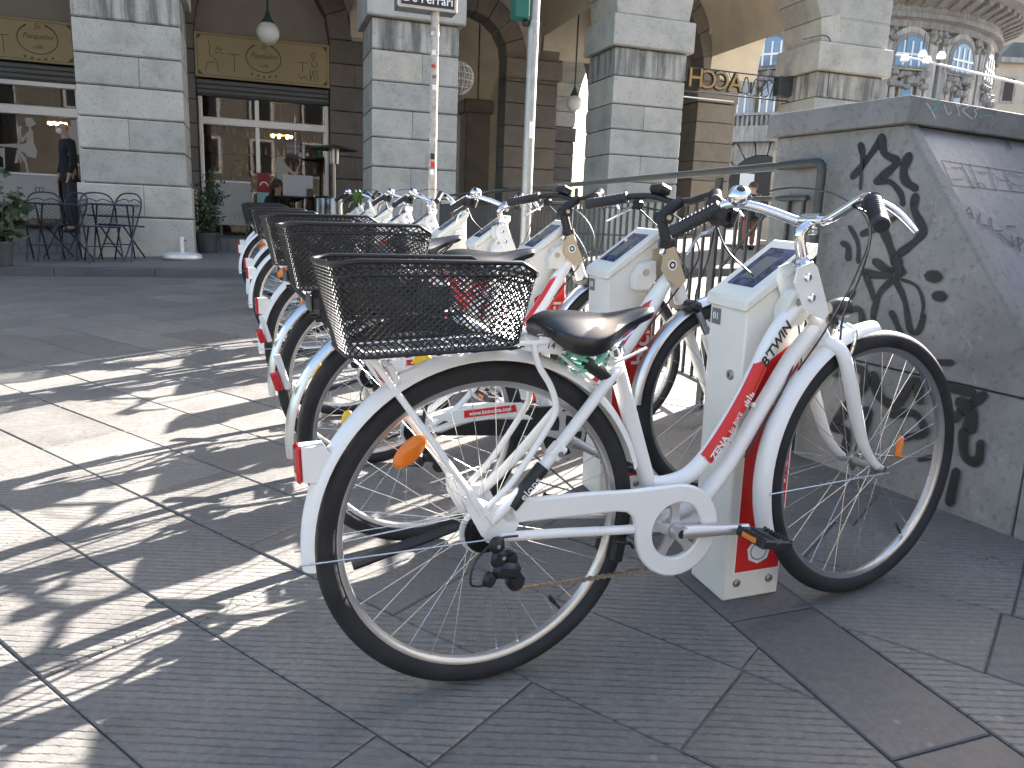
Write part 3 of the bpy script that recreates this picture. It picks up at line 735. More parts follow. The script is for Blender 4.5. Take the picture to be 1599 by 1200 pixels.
def city_bike(label, group):
    root = thing('city_bike', label, 'bicycle', group)
    RH, FH = (.011, 0, .355), (1.07, 0, .355); ST = R(5)
    make_wheel(root, RH); make_wheel(root, FH, ST)
    MB().tube([(-.005, -.07, .352), (-.372, -.034, .346)], .0018, 6).build('fender_stay', 'spoke', root); MB().tube([(-.005, .07, .352), (-.372, .034, .346)], .0018, 6).build('fender_stay', 'spoke', root)
    for s in (-1, 1): MB().tube([(1.072 - s * .005, s * .07, .352), (.705, s * .03 - .035, .345)], .0018, 6).build('fender_stay', 'spoke', root)
    arc_fender(RH, .376, R(185), R(14), 0, .060).build('rear_fender', 'white', root, 40)
    arc_fender(FH, .379, R(198), R(93), ST).build('front_fender', 'white', root, 40)
    # ---- frame
    f = MB()
    ut = spline([(.862, 0, .796), (.80, 0, .772), (.738, 0, .705), (.665, 0, .572), (.585, 0, .458), (.522, 0, .400), (.455, 0, .385), (.412, 0, .393)], 6)
    f.tube(ut, .0195, 16)
    lt = spline([(.868, 0, .725), (.80, 0, .655), (.722, 0, .543), (.636, 0, .418), (.548, 0, .325), (.45, 0, .298)], 6)
    f.tube(lt, .0195, 16)
    f.tube([(.44, 0, .297), (.306, 0, .712)], .0185, 16)
    f.tube([(.889, 0, .690), (.822, 0, .868)], .0215, 16)
    f.cyl((.447, -.04, .297), (.447, .04, .297), .024, n=18)
    for s in (-1, 1):
        f.tube(spline([(.43, s * .03, .30), (.34, s * .05, .311), (.156, s * .056, .334), (.02, s * .062, .35)], 5), .0105, 12)
        f.tube(spline([(.318, s * .018, .672), (.278, s * .04, .650), (.205, s * .052, .577), (.10, s * .06, .468), (.005, s * .062, .39)], 5), .0125 if s < 0 else .011, 12)
        f.prism([(-.022, .372), (-.010, .345), (.02, .335), (.045, .345), (.062, .372), (.04, .42), (.0, .425), (-.03, .445), (-.052, .445)], s * .062 - .004, s * .062 + .004, lambda u, v, d: V((u, d, v)))
    frame_o = f.build('frame', 'white', root, 50)
    for p in ((.665, .548), (.63, .425)): MB().box((p[0] + .02, -.012, p[1] + .005), (.012, .012, .012), None, .003).build('cable_clip', 'white', frame_o)
    # lettering on the frame
    i0 = int(len(ut) * .245); a, b = V((.795, 0, .765)), V((.700, 0, .635)); d = (a - b).normalized(); nrm = V((d.z, 0, -d.x))
    text('lettering', "B'TWIN", .034, 'ink', root, axes((.7355, -.0204, .6935), d, V((-d.z, 0, d.x))), shear=.25, bold=.0006)
    # red sticker wrapped along the upper tube
    st = MB(); seg = [p for p in ut if .56 < p.x < .712]; seg = [V((.561, 0, .430))] + seg[::-1] + [V((.708, 0, .652))]
    seg = sorted(seg, key=lambda p: p.x); n = 9; vs = []
    for i, p in enumerate(seg):
        t = (seg[min(i + 1, len(seg) - 1)] - seg[max(i - 1, 0)]).normalized(); up = V((-t.z, 0, t.x))
        spread = 1.0 if 0 < i < len(seg) - 1 else .45
        for k in range(n):
            a = R((-78 + 156 * k / (n - 1)) * spread); vs.append(p + V((0, -1, 0)) * math.cos(a) * .0202 + up * math.sin(a) * .0202)
    fs = [(i * n + k, i * n + k + 1, (i + 1) * n + k + 1, (i + 1) * n + k) for i in range(len(seg) - 1) for k in range(n - 1)]
    st.add(vs, fs); so_ = st.build('red_sticker', 'red', root, 60)
    d1 = (V((.640, 0, .533)) - V((.572, 0, .443))).normalized()
    text('lettering', 'ZENA', .024, 'wink', root, axes((.589, -.0208, .461), d1, V((-d1.z, 0, d1.x))), bold=.0007)
    d2 = (V((.668, 0, .578)) - V((.610, 0, .490))).normalized()
    text('lettering', 'by BIKE', .017, 'wink', root, axes((.631, -.0208, .517), d2, V((-d2.z, 0, d2.x))))
    wk = MB()
    for k, (l_, h_) in enumerate(((0, .010), (.006, .016), (.012, .012), (.019, .02), (.026, .013), (.032, .009))):
        o = V((.654, -.0210, .556)) + d2 * l_; u = V((-d2.z, 0, d2.x)); wk.quad(o - u * .009, o + d2 * .004 - u * .009, o + d2 * .004 + u * (h_ - .009), o + u * (h_ - .009))
    wk.build('sticker_print', 'wink', so_, 0)
    # docking head plates
    pl = [(.764, .838), (.772, .872), (.812, .885), (.828, .872), (.874, .765), (.862, .748), (.806, .768), (.786, .80)]
    for y in (-.032, .030):
        o = plateshape('dock_plate', pl, y - .003, y + .003, 'white', root)
        if y < 0:
            for q in ((.800, .850), (.816, .802)): MB().lathe([(0, .006), (.008, .0055), (.0105, .003), (.0115, 0)], 16, M.Translation(V((q[0], y - .003, q[1]))) @ M.Rotation(PI / 2, 4, 'X')).build('dock_bolt', 'chrome', o)
    # fork
    fk = MB(); dirw = V((math.cos(ST), math.sin(ST), 0)); lat = V((-math.sin(ST), math.cos(ST), 0))
    fp = lambda x, y, z: V((.885, 0, 0)) + dirw * (x - .885) + lat * y + V((0, 0, z))
    fk.tube([(.889, 0, .69), (.882, 0, .708)], .024, 16)
    for s in (-1, 1):
        fk.tube(spline([fp(.888, s * .012, .690), fp(.905, s * .048, .672), fp(.930, s * .06, .60), fp(.962, s * .06, .515), fp(1.0, s * .058, .435), fp(1.04, s * .056, .385), fp(1.072, s * .055, .358)], 6), [.0165] * 19 + [.016, .0155, .015, .0145, .014, .0135, .013, .0125, .012, .0115, .0112, .011, .011, .0108, .0105, .0105, .0105, .0105], 14)
    fk.build('fork', 'white', root, 60)
    ax = MB()
    for s in (-1, 1): ax.cyl(fp(1.072, s * .052, .356), fp(1.072, s * .075, .356), .011, .008, 10)
    ax.build('axle_nut', 'steel', root)
    # headset, stem, bar
    MB().lathe([(.0, .0), (.024, .0), (.024, .006), (.02, .009), (.024, .012), (.024, .018), (.017, .024), (0, .024)], 20, axes((.818, 0, .872), (.935, 0, .354), (0, 1, 0)) @ M.Identity(4)).build('headset', 'chrome', root, 30)
    HB = -.013
    stem = MB().tube(spline([(.816, 0, .884), (.806, 0, .915), (.800, 0, .945), (.812, 0, .960), (.834, 0, .974)], 5), .0135, 14)
    stem.cyl((.836, -.026, .976), (.834, .026, .976), .0185, n=18); stem.cyl((.838, -.01, .953), (.838, .01, .953), .008, n=8); stem.build('stem', 'chrome', root, 50)
    right = [(.836, -.03, .976), (.836, -.055, .982), (.846, -.095, 1.006), (.853, -.125, 1.024), (.847, -.150, 1.024), (.832, -.185, 1.000)]
    left = [(.834, .03, .976), (.825, .05, .980), (.785, .085, 1.000), (.742, .12, 1.016), (.712, .15, 1.018), (.69, .18, 1.004)]
    MB().tube(spline(right[::-1] + left, 6), .0115, 14).build('handlebar', 'chrome', root, 60)
    g = grips(root, (.846, -.158, 1.021), (.790, -.240, .966), (.70, .165, 1.011), (.622, .26, .950), rad=.0175)
    lever(root, [(.860, -.135, 1.026), (.885, -.155, 1.012), (.902, -.185, .988), (.915, -.218, .952)], .0105, (.860, -.14, 1.012))
    lever(root, [(.715, .175, .985), (.70, .20, .955), (.672, .215, .940), (.655, .235, .895)], .006, (.712, .165, 1.006))
    sh = MB().box((.722, .165, .990), (.05, .03, .055), M.Rotation(.4, 4, 'Y'), .01); sh.cyl((.70, .15, .988), (.70, .185, .988), .022, n=16); sh.build('gear_shifter', 'black', root)
    bl = MB().lathe([(.0, .024), (.012, .0235), (.022, .018), (.028, .008), (.030, -.002), (.028, -.006), (.010, -.01), (.01, -.02)], 24, M.Translation(V((.728, .135, 1.036))) @ M.Rotation(-.35, 4, 'Y') @ M.Rotation(.65, 4, 'X'))
    bo = bl.build('bell', 'chrome', root, 50); MB().lathe([(0, .027), (.009, .026), (.012, .0225)], 16, M.Translation(V((.728, .135, 1.036))) @ M.Rotation(-.35, 4, 'Y') @ M.Rotation(.65, 4, 'X')).build('bell_button', 'black', bo)
    for pts in ([(.86, -.145, 1.02), (.83, -.12, 1.01), (.90, -.10, .99), (.945, -.07, .93), (.95, -.045, .85), (.915, -.04, .76), (.90, -.05, .70)],
                [(.725, .15, .985), (.76, .12, 1.035), (.83, .06, 1.055), (.90, -.02, 1.03), (.95, -.06, .96), (.935, -.045, .85), (.87, -.03, .72), (.80, -.026, .63)],
                [(.70, .18, .965), (.72, .15, .90), (.78, .08, .82), (.84, .03, .74), (.78, -.022, .62), (.66, -.024, .43)]):
        MB().tube(spline(pts, 8), .0024, 6).build('brake_cable', 'black', root, 60)
    # headlight on its bracket
    hl = MB().lathe([(0, -.03), (.014, -.03), (.022, -.015), (.026, .01), (.026, .022), (.022, .026), (0, .026)], 18, M.Translation(V((.945, .01, .768))) @ M.Rotation(PI / 2, 4, 'Y'))
    hl.box((.93, .01, .738), (.03, .016, .04), M.Rotation(-.4, 4, 'Y'), .004); ho = hl.build('headlight', 'black', root)
    MB().lathe([(0, .029), (.02, .027)], 16, M.Translation(V((.945, .01, .768))) @ M.Rotation(PI / 2, 4, 'Y')).build('headlight_lens', 'clear', ho)
    MB().tube(spline([(.91, .02, .72), (.95, .02, .72), (.985, -.01, .70), (.99, -.022, .66)], 5), .004, 8).build('headlight_bracket', 'chrome', root)
    cal = MB(); 
    for s in (-1, 1): cal.tube(spline([(.948, s * .006, .752 - .02), (.965, s * .03, .715), (.955, s * .034, .665), (.95, s * .02, .64)], 5), .006, 8)
    cal.build('front_brake', 'chrome', root)
    # chain case
    outer = [(.035, .425), (.20, .418), (.33, .407), (.452, .404)]
    c0 = V((.452, .294)); Rr = .108
    for k in range(1, 24):
        a = R(88 - 274 * k / 24); outer.append((c0.x + Rr * math.cos(a), c0.y + Rr * math.sin(a)))
    outer += [(.342, .318), (.334, .345), (.318, .358), (.29, .364), (.035, .376), (.012, .40)]
    inner = [(.449 + .065 * math.cos(2 * PI * k / 40), .296 + .065 * math.sin(2 * PI * k / 40)) for k in range(40)]
    bm = bmesh.new()
    def addloop(l):
        vv = [bm.verts.new((x, -.066, z)) for x, z in l]; return [bm.edges.new((vv[i], vv[(i + 1) % len(vv)])) for i in range(len(vv))]
    ed = addloop(outer) + addloop(inner)
    bmesh.ops.triangle_fill(bm, edges=ed, use_beauty=True)
    ext = bmesh.ops.extrude_face_region(bm, geom=bm.faces[:]); bmesh.ops.translate(bm, vec=(0, .016, 0), verts=[v for v in ext['geom'] if isinstance(v, bmesh.types.BMVert)])
    bmesh.ops.recalc_face_normals(bm, faces=bm.faces)
    me = bpy.data.meshes.new('chain_case'); bm.to_mesh(me); bm.free(); me.materials.append(MT['white'])
    me.polygons.foreach_set('use_smooth', [True] * len(me.polygons)); me.set_sharp_from_angle(angle=R(40))
    cc = put('chain_case', me, root)
    bv = cc.modifiers.new('edge', 'BEVEL'); bv.width = .0045; bv.segments = 2; bv.angle_limit = R(40); bv.limit_method = 'ANGLE'
    crank_set(root, (.447, 0, .296), R(-4), -.076)
    derailleur(root)
    chain(root, [(.046, -.08, .239), (.2, -.07, .225), (.36, -.055, .212), (.45, -.055, .216)])
    # rack
    rk = MB()
    for s in (-1, 1):
        rk.tube(spline([(-.232, s * .055, .742), (-.212, s * .062, .715), (-.161, s * .066, .636), (-.063, s * .07, .485), (-.015, s * .07, .415), (.004, s * .068, .385)], 4), .0066, 10)
        rk.tube(spline([(.098, s * .055, .742), (.105, s * .064, .70), (.131, s * .066, .655), (.143, s * .066, .61), (.125, s * .066, .57), (.05, s * .068, .47), (.0, s * .068, .425), (-.02, s * .068, .40)], 4), .0066, 10)
        rk.tube([(-.15, s * .074, .615), (-.055, s * .075, .47), (-.02, s * .07, .405)], .005, 8)
        rk.tube([(-.24, s * .055, .742), (.13, s * .055, .742)], .006, 8)
        rk.prism([(-.05, .47), (-.03, .455), (-.028, .43), (.0, .425), (.012, .395), (-.02, .36), (-.05, .42)], s * .068 - .003, s * .068 + .003, lambda u, v, d: V((u, d, v)))
    for x in (-.238, -.15, -.06, .03, .128): rk.tube([(x, -.055, .742), (x, .055, .742)], .005, 8)
    rk.tube(spline([(.128, -.03, .742), (.17, -.03, .71), (.25, -.025, .645), (.285, -.02, .63)], 4), .0035, 8)
    rk.build('luggage_rack', 'white', root, 60)
    tl = MB().prism([(-.354, .502), (-.354, .570), (-.312, .570), (-.30, .55), (-.318, .498)], -.02, .02, lambda u, v, d: V((u, d, v))).build('taillight', 'white', root)
    MB().box((-.359, 0, .536), (.013, .042, .074), None, .006).build('taillight_lens', 'redlens', tl)
    rr = MB().box((-.196, -.005, .695), (.012, .05, .034), M.Rotation(-.4, 4, 'Y'), .004).build('rack_reflector', 'redlens', root)
    MB().box((-.182, -.02, .7), (.012, .07, .04), M.Rotation(-.4, 4, 'Y'), .003).build('reflector_housing', 'clear', rr)
    sp = MB().sph((-.150, -.022, .540), .043, 18, (1, .16, .5)).mesh('spoke_reflector', MT['orange'], 60)
    o = put('spoke_reflector', sp, root); o.matrix_local = M.Translation(V((-.150, -.022, .540))) @ M.Rotation(R(-42), 4, 'Y') @ M.Translation(V((.150, .022, -.540)))
    MB().box((1.19, .0, .388), (.018, .02, .062), M.Rotation(.08, 4, 'Y'), .007).build('spoke_reflector', 'orange', root)
    np_ = MB().box((.135, -.056, .735), (.056, .003, .032), M.Rotation(.17, 4, 'Y'), .001).build('number_plate', 'white', root)
    text('number_text', '14', .019, 'ink', np_, axes((.135, -.0582, .735), (1, 0, -.17), (0, 0, 1)))
    # seat
    saddle(root)
    MB().cyl((.31, 0, .70), (.292, 0, .755), .0135, n=14).build('seat_post', 'chrome', root)
    MB().lathe([(.0185, 0), (.026, 0), (.026, .02), (.0185, .02)], 18, axes((.312, 0, .694), (.95, 0, .31), (0, 1, 0))).build('seat_clamp', 'chrome', root)
    qr = MB().tube(spline([(.285, -.03, .684), (.31, -.034, .69), (.345, -.036, .703), (.372, -.034, .712)], 4), .006, 8, flat=.5); qr.tube([(.285, -.03, .684), (.285, .03, .684)], .006, 8)
    qr.build('quick_release', 'white', root)
    MB().tube([(.225, -.034, .692), (.231, -.034, .688), (.285, -.036, .650), (.295, -.036, .642)], [.013, .0145, .0135, .006], 14).build('lock_handle', 'black', root)
    sl_ = MB().cyl((.118, -.0592, .487), (.045, -.062, .412), .0155, n=14).build('stay_sleeve', 'black', root)
    dd = (V((.118, 0, .487)) - V((.045, 0, .412))).normalized(); text('lettering', 'elops', .02, 'wink', root, axes((.083, -.0770, .449), dd, V((-dd.z, 0, dd.x))), sx=1.3)
    MB().box((.15, -.056, .515), (.035, .03, .028), M.Rotation(-.8, 4, 'Y'), .004).build('stay_bracket', 'white', root)
    for p in ((.152, .512),): MB().cyl((p[0], -.071, p[1]), (p[0], -.075, p[1]), .006, n=12).build('stay_bolt', 'steel', root)
    for s in (-1, 1):
        rb = MB().box((.315, s * .035, .262), (.03, .018, .06), M.Rotation(.2, 4, 'Y'), .005); rb.tube([(.30, s * .04, .285), (.34, s * .045, .275), (.35, s * .04, .262)], .004, 8); rb.build('rear_brake', 'blackm', root)
    MB().tube([(.03, .085, .335), (-.10, .10, .300), (-.25, .105, .268)], [.013, .017, .021], 10, flat=.6).build('kickstand', 'black', root)
    make_basket(root, M.Translation(V((0, 0, 0))))
    hw = MB()
    for x in (-.02, .055): hw.box((x, -.045, .738), (.035, .03, .012), M.Rotation(.5, 4, 'Z'), .003)
    hw.build('basket_clamp', 'black', root)
    return root

def e_bike(label, group):
    root = thing('electric_bike', label, 'bicycle', group)
    RH, FH = (0, 0, .345), (1.08, 0, .345); ST = R(4)
    make_wheel(root, RH, 0, 24, .345); make_wheel(root, FH, ST, 24, .345)
    arc_fender(RH, .374, R(186), R(30), 0).build('rear_fender', 'silver', root, 40)
    arc_fender(FH, .372, R(176), R(52), ST).build('front_fender', 'silver', root, 40)
    f = MB()
    beam = spline([(.87, 0, .80), (.82, 0, .735), (.73, 0, .60), (.62, 0, .46), (.53, 0, .36), (.45, 0, .31)], 6)
    f.tube(beam, [.021 + .012 * min(1, k / 8) for k in range(len(beam))], 16, flat=.8)
    f.tube([(.45, 0, .30), (.30, 0, .70)], .0195, 14); f.tube([(.905, 0, .69), (.845, 0, .86)], .023, 14); f.cyl((.45, -.045, .30), (.45, .045, .30), .03, n=18)
    for s in (-1, 1):
        f.tube(spline([(.43, s * .03, .32), (.33, s * .055, .37), (.16, s * .06, .385), (.0, s * .064, .345)], 5), .012, 10)
        f.tube(spline([(.33, s * .018, .63), (.25, s * .05, .57), (.12, s * .062, .43), (.0, s * .064, .36)], 5), .009, 10)
        f.prism([(-.03, .37), (-.01, .33), (.04, .335), (.05, .37), (.02, .40)], s * .064 - .003, s * .064 + .003, lambda u, v, d: V((u, d, v)))
    f.build('frame', 'white', root, 50)
    st = MB(); seg = [p for p in beam if .56 < p.x < .80]; n = 9; vs = []
    for i, p in enumerate(seg):
        t = (seg[min(i + 1, len(seg) - 1)] - seg[max(i - 1, 0)]).normalized(); up = V((-t.z, 0, t.x)); spread = 1 if 0 < i < len(seg) - 1 else .5
        for k in range(n):
            a = R((-70 + 140 * k / (n - 1)) * spread); vs.append(p + V((0, -1, 0)) * math.cos(a) * .0282 + up * math.sin(a) * .0345)
    st.add(vs, [(i * n + k, i * n + k + 1, (i + 1) * n + k + 1, (i + 1) * n + k) for i in range(len(seg) - 1) for k in range(n - 1)])
    st.build('red_sticker', 'red', root, 60)
    d1 = V((.60, 0, .80)).normalized()
    text('lettering', 'ZENA by BIKE', .026, 'wink', root, axes((.70, -.0305, .565), d1, V((-d1.z, 0, d1.x))))
    pl = [(.80, .800), (.808, .862), (.845, .872), (.893, .762), (.865, .742), (.83, .765)]
    for y in (-.035, .033):
        o = plateshape('dock_plate', pl, y - .003, y + .003, 'tan', root)
    MB().cyl((.838, -.0385, .815), (.838, -.0395, .815), .017, n=20).build('round_badge', 'wink', root)
    MB().lathe([(.006, 0), (.012, 0)], 16, M.Translation(V((.838, -.0402, .815))) @ M.Rotation(PI / 2, 4, 'X')).build('badge_print', 'ink', root)
    MB().lathe([(0, .007), (.009, .006), (.012, 0)], 14, M.Translation(V((.80, -.038, .858))) @ M.Rotation(PI / 2, 4, 'X')).build('dock_bolt', 'chrome', root)
    # suspension fork
    fk = MB(); ch = MB()
    for s in (-1, 1):
        MB().cyl((.93, s * .055, .665), (.975, s * .055, .58), .0135, n=12).build('fork_stanchion', 'chrome', root)
        fk.tube([(.970, s * .055, .59), (1.02, s * .055, .47), (1.078, s * .056, .345)], [.019, .018, .014], 12)
    fk.tube(spline([(.985, -.055, .56), (.99, -.05, .60), (.99, 0, .625), (.99, .05, .60), (.985, .055, .56)], 5), .012, 10)
    fk.build('fork', 'white', root, 50)
    MB().box((.918, 0, .682), (.045, .15, .035), M.Rotation(.4, 4, 'Y'), .01).build('fork_crown', 'black', root)
    MB().tube([(.845, 0, .865), (.838, 0, .89)], .026, 14).build('headset', 'black', root)
    stm = MB().tube(spline([(.838, 0, .885), (.822, 0, .94), (.818, 0, .962), (.846, 0, .99), (.885, 0, 1.012)], 5), .0185, 14); stm.cyl((.822, -.03, .962), (.822, .03, .962), .02, n=14)
    stm.build('stem', 'black', root, 50); MB().cyl((.822, -.034, .962), (.822, -.03, .962), .008, n=10).build('stem_bolt', 'tan', root)
    right = [(.887, -.03, 1.012), (.89, -.06, 1.014), (.895, -.12, 1.026), (.885, -.17, 1.03), (.86, -.21, 1.025)]
    left = [(.887, .03, 1.012), (.885, .06, 1.014), (.86, .12, 1.03), (.82, .17, 1.032), (.78, .21, 1.026)]
    MB().tube(spline(right[::-1] + left, 6), .0115, 12).build('handlebar', 'black', root, 60)
    grips(root, (.876, -.19, 1.028), (.80, -.30, 1.006), (.80, .19, 1.028), (.695, .29, 1.006), rad=.018)
    lever(root, [(.905, -.165, 1.022), (.925, -.19, 1.005), (.925, -.23, .99), (.915, -.275, .965)], .006, (.895, -.16, 1.01))
    lever(root, [(.83, .175, 1.012), (.82, .20, .995), (.795, .23, .975), (.765, .27, .95)], .006, (.825, .165, 1.005))
    MB().box((.87, .1, 1.052), (.05, .07, .03), M.Rotation(.4, 4, 'Y'), .008).build('display', 'black', root)
    for pts in ([(.89, -.15, 1.01), (.96, -.08, .95), (.97, -.04, .83), (.93, -.04, .70), (.98, -.06, .60)], [(.825, .15, 1.0), (.92, .06, .96), (.95, -.02, .85), (.87, -.03, .74), (.76, -.036, .62)],
                [(.82, .17, 1.0), (.90, .10, .90), (.95, .04, .78), (.95, .05, .66), (1.02, .06, .5)]):
        MB().tube(spline(pts, 8), .0028, 6).build('brake_cable', 'black', root, 60)
    for a, b, c_ in (((.74, -.065), (.60, -.07), (.0, -.07)), ):
        pass
    guard = [(.03, .385), (.30, .40), (.47, .395), (.54, .34), (.53, .27), (.47, .22), (.40, .24), (.36, .31), (.03, .345)]
    plateshape('chain_guard', guard, -.064, -.054, 'black', root)
    crank_set(root, (.45, 0, .30), R(-30), -.08)
    derailleur(root)
    # rack with battery
    rk = MB()
    for s in (-1, 1):
        rk.tube([(-.26, s * .055, .695), (-.10, s * .066, .52), (.0, s * .068, .37)], .006, 8); rk.tube([(.10, s * .055, .695), (.03, s * .066, .5), (.0, s * .068, .37)], .006, 8); rk.tube([(-.28, s * .055, .695), (.13, s * .055, .695)], .006, 8)
    rk.build('luggage_rack', 'black', root)
    bt = MB().box((-.085, 0, .737), (.40, .115, .066), None, .018).build('battery', 'black', root); MB().box((-.288, 0, .739), (.006, .09, .045), None, .002).build('battery_end', 'grey', bt)
    sw = MB().prism([(.02, .405), (.20, .43), (.31, .42), (.33, .40), (.31, .385), (.10, .378)], -.078, -.070, lambda u, v, d: V((u, d, v))).build('stay_guard', 'white', root)
    MB().prism([(.125, .392), (.125, .414), (.285, .418), (.29, .396)], -.0805, -.0785, lambda u, v, d: V((u, d, v))).build('stay_sticker', 'red', sw)
    text('lettering', 'www.bicincitta.com', .0165, 'wink', root, axes((.206, -.0815, .405), (1, 0, .03), (0, 0, 1)), bold=.0003)
    tl = MB().box((-.368, 0, .55), (.018, .024, .10), M.Rotation(-.25, 4, 'Y'), .004).build('taillight', 'clear', root); MB().box((-.385, 0, .525), (.022, .034, .05), M.Rotation(-.25, 4, 'Y'), .004).build('taillight_lens', 'redlens', tl)
    MB().sph((-.20, -.02, .40), .032, 14, (.6, .2, 1)).build('spoke_reflector', 'yellow', root); MB().sph((.02, -.02, .56), .03, 14, (1, .2, .6)).build('spoke_reflector', 'yellow', root)
    saddle(root, -.03, .075); MB().cyl((.305, 0, .69), (.262, 0, .835), .0135, n=14).build('seat_post', 'black', root)
    MB().tube([(.03, .085, .335), (-.10, .10, .300), (-.25, .105, .268)], [.013, .017, .021], 10, flat=.6).build('kickstand', 'black', root)
    make_basket(root, M.Translation(V((-.05, 0, .036))) @ M.Translation(V((-.1, 0, .745))) @ M.Rotation(R(-.5), 4, 'Y') @ M.Translation(V((.1, 0, -.745))))
    return root

GB = 'bicycles docked in a row at the hire posts'
b1 = city_bike('nearest white city bike, chrome handlebar with bell, black mesh basket, docked at post 01', GB)
b1.matrix_world = frame(.445, 1.452, R(4.4), .04)
e1 = e_bike('black-barred white electric bike with silver mudguards, directly behind the nearest bike', GB)
def spot(k, dx=0, dy=0): return (.445 - .034 * .72 * k + dx, 1.452 + .72 * k + dy)
e1.matrix_world = frame(*spot(1, .03), R(3.5), .03)
index_children()
e2 = copy_tree(e1); e2['label'] = 'black-barred white electric bike with silver mudguards, third bike in the row'
e2.matrix_world = frame(*spot(2, .02), R(4.5), .045)
for k, (lab, h, ln) in {3: ('white city bike right behind the two black-barred electric bikes', 5.0, .035), 5: ('white city bike just past the empty fifth post', 3.0, .04),
                        6: ('white city bike docked at the seventh post, before the last gap', 5.0, .03), 8: ('white city bike in the shade, second from the far end', 3.5, .045),
                        9: ('white city bike in the shade at the far end of the row', 4.5, .035)}.items():
    c = copy_tree(b1); c['label'] = lab
    c.matrix_world = frame(*spot(k, random.uniform(-.02, .02), random.uniform(-.02, .02)), R(h), ln)
# teal coil lock hung round the nearest bike's seat post
cl = MB(); pts = []
for t in range(0, 150):
    a = t / 150 * 2 * PI * 4.5; pts.append((.235 + .045 * math.cos(a) + .012 * math.sin(a * .37), .0 + .042 * math.sin(a), .688 + .02 * math.sin(a * 1.3) + t * .00012))
cl.tube(pts, .0042, 8)
lk = cl.build('cable_lock', 'teal', None, 60); lk.matrix_world = frame(.445, 1.452, R(4.4), .04)
tag(lk, 'translucent teal coil lock hanging under the nearest bike saddle', 'bike lock')
# ================================================================== DOCK POSTS
def kiosk(num, label):
    r = thing('dock_post', label, 'bike dock', 'bike hire dock posts')
    hx, hy = .085, .0785
    prof = [(-hx, 0.0), (hx, 0.0), (hx, .888), (-hx, .768)]
    b = MB().prism(prof, -hy, hy, lambda u, v, d: V((u, d, v))).build('post_body', 'kiosk', r, 30)
    bv = b.modifiers.new('edge', 'BEVEL'); bv.width = .005; bv.segments = 2; bv.limit_method = 'ANGLE'
    sl = .12 / .17
    e = .009; zf = .768 - e * sl; zb = .888 + e * sl
    c = MB().prism([(-hx - e, zf), (hx + e, zb), (hx + e, zb + .03), (-hx - e, zf + .03)], -hy - e, hy + e, lambda u, v, d: V((u, d, v))).build('post_cap', 'kiosk', r, 30)
    bv = c.modifiers.new('edge', 'BEVEL'); bv.width = .006; bv.segments = 2; bv.limit_method = 'ANGLE'
    m = M.Translation(V((.004, 0, .8605))) @ M.Rotation(-math.atan2(sl, 1), 4, 'Y')
    s = MB().box((0, 0, 0), (.15, .108, .005), None, .0015).build('screen', 'screen', c, mw=m)
    MB().box((-.005, 0, .0032), (.085, .055, .001)).build('screen_print', 'label', s)
    st = MB().prism([(-.055, .078), (.078, .078), (.078, .70), (-.055, .61)], -hy - .0012, -hy - .0004, lambda u, v, d: V((u, d, v))).build('red_decal', 'red', r, 0)
    MB().prism([(-.0585, .0745), (.0815, .0745), (.0815, .706), (-.0585, .613)], -hy - .0005, -hy + .001, lambda u, v, d: V((u, d, v))).build('decal_border', 'wink', r, 0)
    yf = -hy - .0016
    text('lettering', 'Pro', .088, 'wink', r, axes((.045, yf, .33), (0, 0, 1), (-1, 0, 0)), bold=.0015)
    text('lettering', 'bici', .088, 'wink', r, axes((.045, yf, .535), (0, 0, 1), (-1, 0, 0)), bold=.0015)
    hexa = MB().prism([(.012 + .036 * math.cos(a), .132 + .036 * math.sin(a)) for a in [2 * PI * k / 7 + .2 for k in range(7)]], yf - .0003, yf + .0003, lambda u, v, d: V((u, d, v))).build('badge', 'wink', r, 0)
    MB().lathe([(.0225, 0), (.025, 0)], 28, M.Translation(V((.012, yf - .0007, .132))) @ M.Rotation(PI / 2, 4, 'X')).build('badge_ring', 'ink', hexa, 0)
    cr = MB()
    for k in range(10):
        a = 2 * PI * k / 10; o = V((-.005 + .012 * math.cos(a), yf, .755 + .017 * math.sin(a))); cr.box(o, (.004, .0006, .0022))
    for k in range(5): cr.box((-.02 + .009 * k, yf, .72), (.006, .0006, .0016))
    cr.build('crest_print', 'wink', r, 0)
    lb = MB().box((-hx - .0008, .048, .735), (.0016, .038, .04)).build('number_label', 'label', r, 0)
    text('number_text', num, .026, 'wink', lb, axes((-hx - .0022, .048, .735), (0, -1, 0), (0, 0, 1)))
    lo = MB().lathe([(0, .006), (.011, .006), (.013, .003), (.0135, 0)], 20, M.Translation(V((-hx, -.033, .60))) @ M.Rotation(-PI / 2, 4, 'Y')).build('lock_barrel', 'steel', r); MB().box((-hx - .0066, -.033, .60), (.001, .003, .011)).build('key_slot', 'ink', lo)
    h = MB()
    for z in (.46, .43): h.cyl((-hx - .0005, -.055, z), (-hx + .001, -.055, z), .0025, n=8)
    h.build('rivet_hole', 'ink', r)
    for x in (-.047, .052): MB().lathe([(0, .008), (.006, .008), (.0075, .004), (.011, .003), (.0115, 0)], 10, M.Translation(V((x, -hy, .048))) @ M.Rotation(PI / 2, 4, 'X')).build('fixing_bolt', 'steel', r)
    a = MB().prism([(-.01, .735), (-.012, .775), (.012, .815), (.055, .825), (.06, .77), (.035, .735)], -hy - .05, -hy - .002, lambda u, v, d: V((u, d, v))).build('dock_arm', 'kiosk', r)
    MB().cyl((.022, -hy - .054, .79), (.022, -hy - .05, .79), .011, n=14).build('arm_bolt', 'steel', a)
    return r
k0 = kiosk('01', 'nearest white dock post, numbered 01, with a blue-grey screen and red decal')
index_children()
ords = ['second', 'third', 'fourth', 'fifth', 'sixth', 'seventh', 'eighth', 'ninth', 'tenth']
